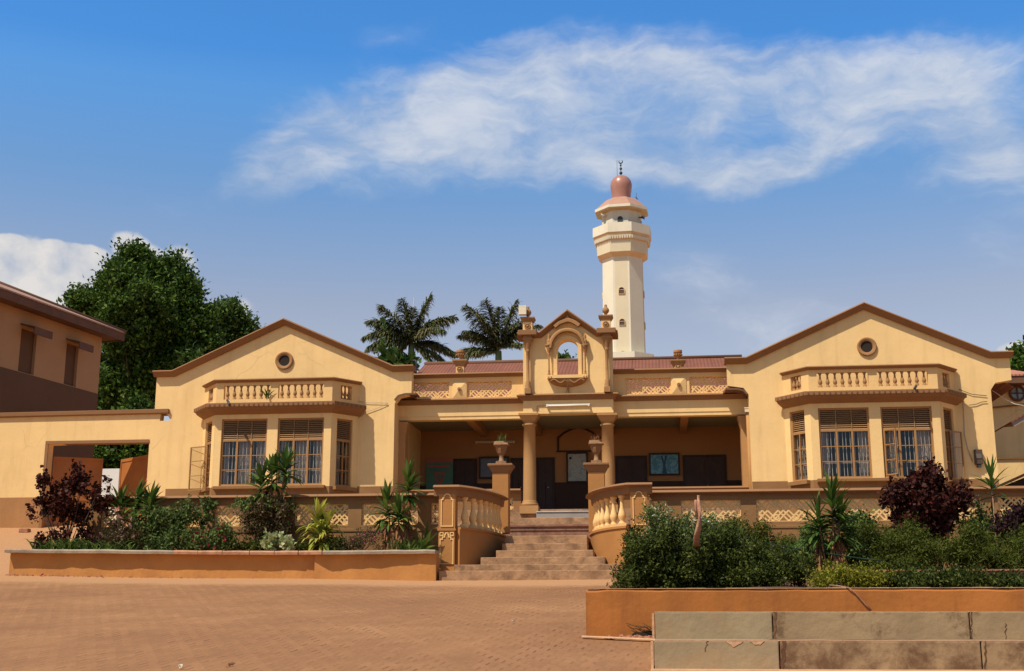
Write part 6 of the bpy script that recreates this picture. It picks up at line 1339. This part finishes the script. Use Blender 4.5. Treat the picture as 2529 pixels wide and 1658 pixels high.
# low-frequency warp
def noise(scale, det, rough, vec, dist=0):
    n = N(nt, 'ShaderNodeTexNoise', i_Scale=scale, i_Detail=det, i_Roughness=rough, i_Distortion=dist); L(nt, vec, n.inputs[0]); return n
nw = noise(14, 4, .55, AE); wv = N(nt, 'ShaderNodeVectorMath', operation='SUBTRACT'); L(nt, nw.outputs['Color'], wv.inputs[0]); wv.inputs[1].default_value = (.5, .5, .5)
ws = N(nt, 'ShaderNodeVectorMath', operation='MULTIPLY_ADD'); L(nt, wv.outputs[0], ws.inputs[0]); ws.inputs[1].default_value = (.045, .035, 0); L(nt, AE, ws.inputs[2]); AW = ws.outputs[0]
def blobsum(bl, vec):
    acc = None
    for px, py, rx, ry, ang, amp in bl:
        a, e = dirpx(px, py); mp = N(nt, 'ShaderNodeMapping', vector_type='TEXTURE'); L(nt, vec, mp.inputs[0])
        mp.inputs['Location'].default_value = (a, e, 0); mp.inputs['Rotation'].default_value = (0, 0, R(ang)); mp.inputs['Scale'].default_value = (rx/F, ry/F, 1)
        ln = N(nt, 'ShaderNodeVectorMath', operation='LENGTH'); L(nt, mp.outputs[0], ln.inputs[0])
        f = mth('MULTIPLY', mth('SUBTRACT', 1.0, ln.outputs['Value'], clamp=True), amp)
        acc = f if acc is None else mth('ADD', acc, f)
    return mth('MINIMUM', acc, 1.0)
wisp = [(720, 400, 260, 100, 22, 1.0), (800, 300, 260, 130, 25, .8), (960, 330, 330, 170, 12, 1.15), (1200, 340, 330, 150, 5, 1.1), (1150, 200, 240, 110, 25, .9), (1400, 170, 330, 130, 5, 1.1), (1520, 280, 360, 170, 0, .95), (1680, 200, 300, 150, -5, .95), (1650, 330, 300, 140, 0, .6),
        (1400, 390, 320, 90, -5, .9), (1720, 430, 330, 75, 0, 1.05), (1960, 405, 230, 65, 12, 1.15), (1880, 240, 340, 150, -8, .85), (2150, 210, 330, 150, -12, .95), (2350, 260, 300, 150, -30, .95), (2480, 400, 230, 110, -50, .8), (2150, 330, 330, 120, -20, .6),
        (2450, 150, 230, 90, -30, .6), (600, 470, 260, 60, 12, .35), (1000, 105, 200, 50, 10, .2), (1760, 690, 220, 90, -20, .45), (1850, 780, 300, 100, -15, .42), (2050, 800, 260, 80, 0, .4), (2400, 540, 200, 110, -40, .5), (1950, 130, 200, 70, 0, .45)]
mp = N(nt, 'ShaderNodeMapping'); L(nt, AW, mp.inputs[0]); mp.inputs['Rotation'].default_value = (0, 0, R(-12)); mp.inputs['Scale'].default_value = (.8, 2.0, 1)
nd = noise(10, 14, .60, mp.outputs[0], .35).outputs[0]; nf = noise(42, 12, .62, mp.outputs[0], .4).outputs[0]
nl_ = noise(5, 3, .5, AW, .2).outputs[0]; nn_ = mth('ADD', mth('ADD', mth('MULTIPLY', nd, .60), mth('MULTIPLY', nf, .15)), mth('MULTIPLY', nl_, .25))
bs = blobsum(wisp, AW)
c1 = mth('SUBTRACT', mth('MULTIPLY_ADD', bs, .72, mth('MULTIPLY', nn_, 2.7)), 1.60)
sm = N(nt, 'ShaderNodeMapRange', interpolation_type='SMOOTHSTEP'); L(nt, c1, sm.inputs[0]); sm.inputs[1].default_value = -.28; sm.inputs[2].default_value = .78; sm.inputs[3].default_value = 0; sm.inputs[4].default_value = .86
mask1 = mth('MULTIPLY', sm.outputs[0], mth('MULTIPLY', bs, 3.0, clamp=True))
cum = [(60, 660, 130, 90, 0, 1.9), (190, 680, 110, 80, 0, 1.8), (120, 740, 240, 80, 0, 1.8), (20, 620, 60, 45, 0, 1.5), (150, 620, 60, 35, 0, 1.3), (215, 640, 60, 45, 0, 1.3), (330, 625, 90, 60, -30, 1.3), (440, 650, 80, 60, -30, .9), (590, 770, 110, 60, 0, .75),
       (2500, 885, 60, 45, 0, 1.7), (2425, 890, 40, 26, 0, 1.2), (2540, 870, 50, 35, 0, 1.5)]
nc1 = noise(40, 8, .55, AE).outputs[0]; cs = blobsum(cum, AE)
c2 = mth('SUBTRACT', mth('ADD', cs, mth('MULTIPLY', nc1, .75)), .66)
s2 = N(nt, 'ShaderNodeMapRange', interpolation_type='SMOOTHSTEP'); L(nt, c2, s2.inputs[0]); s2.inputs[1].default_value = .0; s2.inputs[2].default_value = .32; s2.inputs[4].default_value = .9
mask2 = mth('MULTIPLY', s2.outputs[0], mth('MULTIPLY', cs, 4.0, clamp=True))
e0, e1 = dirpx(200, 60)[1], dirpx(800, 760)[1]
mr = N(nt, 'ShaderNodeMapRange'); L(nt, eln, mr.inputs[0]); mr.inputs[1].default_value = e1; mr.inputs[2].default_value = e0
gr = ramp(nt, mr.outputs[0], [(0, (1.80, 1.38, 1.20)), (.5, (1.10, 1.42, 1.60)), (.85, (.85, 1.56, 2.0)), (1, (.62, 1.42, 2.05))])
fs_ = N(nt, 'ShaderNodeMapRange', interpolation_type='SMOOTHSTEP'); L(nt, sep.outputs[1], fs_.inputs[0]); fs_.inputs[1].default_value = .25; fs_.inputs[2].default_value = .7
gr2 = mixrgb(nt, fs_.outputs[0], g3(1), gr)
mu = N(nt, 'ShaderNodeVectorMath', operation='MULTIPLY'); L(nt, sky.outputs[0], mu.inputs[0]); L(nt, gr2, mu.inputs[1]); SK = mu.outputs[0]
ccol = ramp(nt, nn_, [(.42, (4.4, 5.2, 6.6)), (.60, (6.9, 7.2, 7.8))])
s_a = mixrgb(nt, mask1, SK, ccol); s_a.node.clamp_factor = True
ccol2 = ramp(nt, mth('MULTIPLY_ADD', nc1, 1.1, mth('MULTIPLY', c2, .25)), [(.42, (4.6, 5.1, 6.1)), (.62, (6.2, 6.3, 6.6)), (.85, (8.0, 7.6, 7.2))])
s_b = mixrgb(nt, mask2, s_a, ccol2)
L(nt, s_b, bg.inputs[0]); bg.inputs[1].default_value = .10
sc = bpy.context.scene; sc.view_settings.view_transform = 'Standard'; sc.view_settings.look = 'None'; sc.view_settings.exposure = 0; sc.view_settings.gamma = 1
sc.render.engine = 'CYCLES'; sc.cycles.max_bounces = 6; sc.cycles.transparent_max_bounces = 12
# things that come in several carry a shared group phrase
GN = {'palm_tree': 'palms behind the building', 'cordyline': 'cordylines in the garden beds', 'stone_urn': 'urns beside the steps', 'urn_pedestal': 'pedestals beside the steps', 'curved_balustrade': 'balustrades beside the steps', 'terrace_wall': 'terrace walls beside the steps',
      'cable': 'cables on the building', 'metal_gate_leaf': 'leaves of the yard gate', 'broadleaf_tree': 'trees around the building', 'copperleaf_shrub': 'copper red shrubs', 'privet_bush': 'dark green bushes in the right garden', 'spider_lily': 'lily clumps in the planter', 'tube_light': 'tube lights', 'horn_speaker': 'horn speakers on the minaret', 'drain_spout': 'spouts on the bay cornices', 'fallen_leaf': 'leaves on the paving', 'feathery_bush': 'feathery bushes in the right garden', 'low_green_shrub': 'low shrubs', 'rubble': None}
for o in bpy.data.objects:
    if o.parent is None and o.type in ('MESH', 'EMPTY'):
        g_ = GN.get(o.name.split('.')[0])
        if g_ and 'label' in o: o['group'] = g_
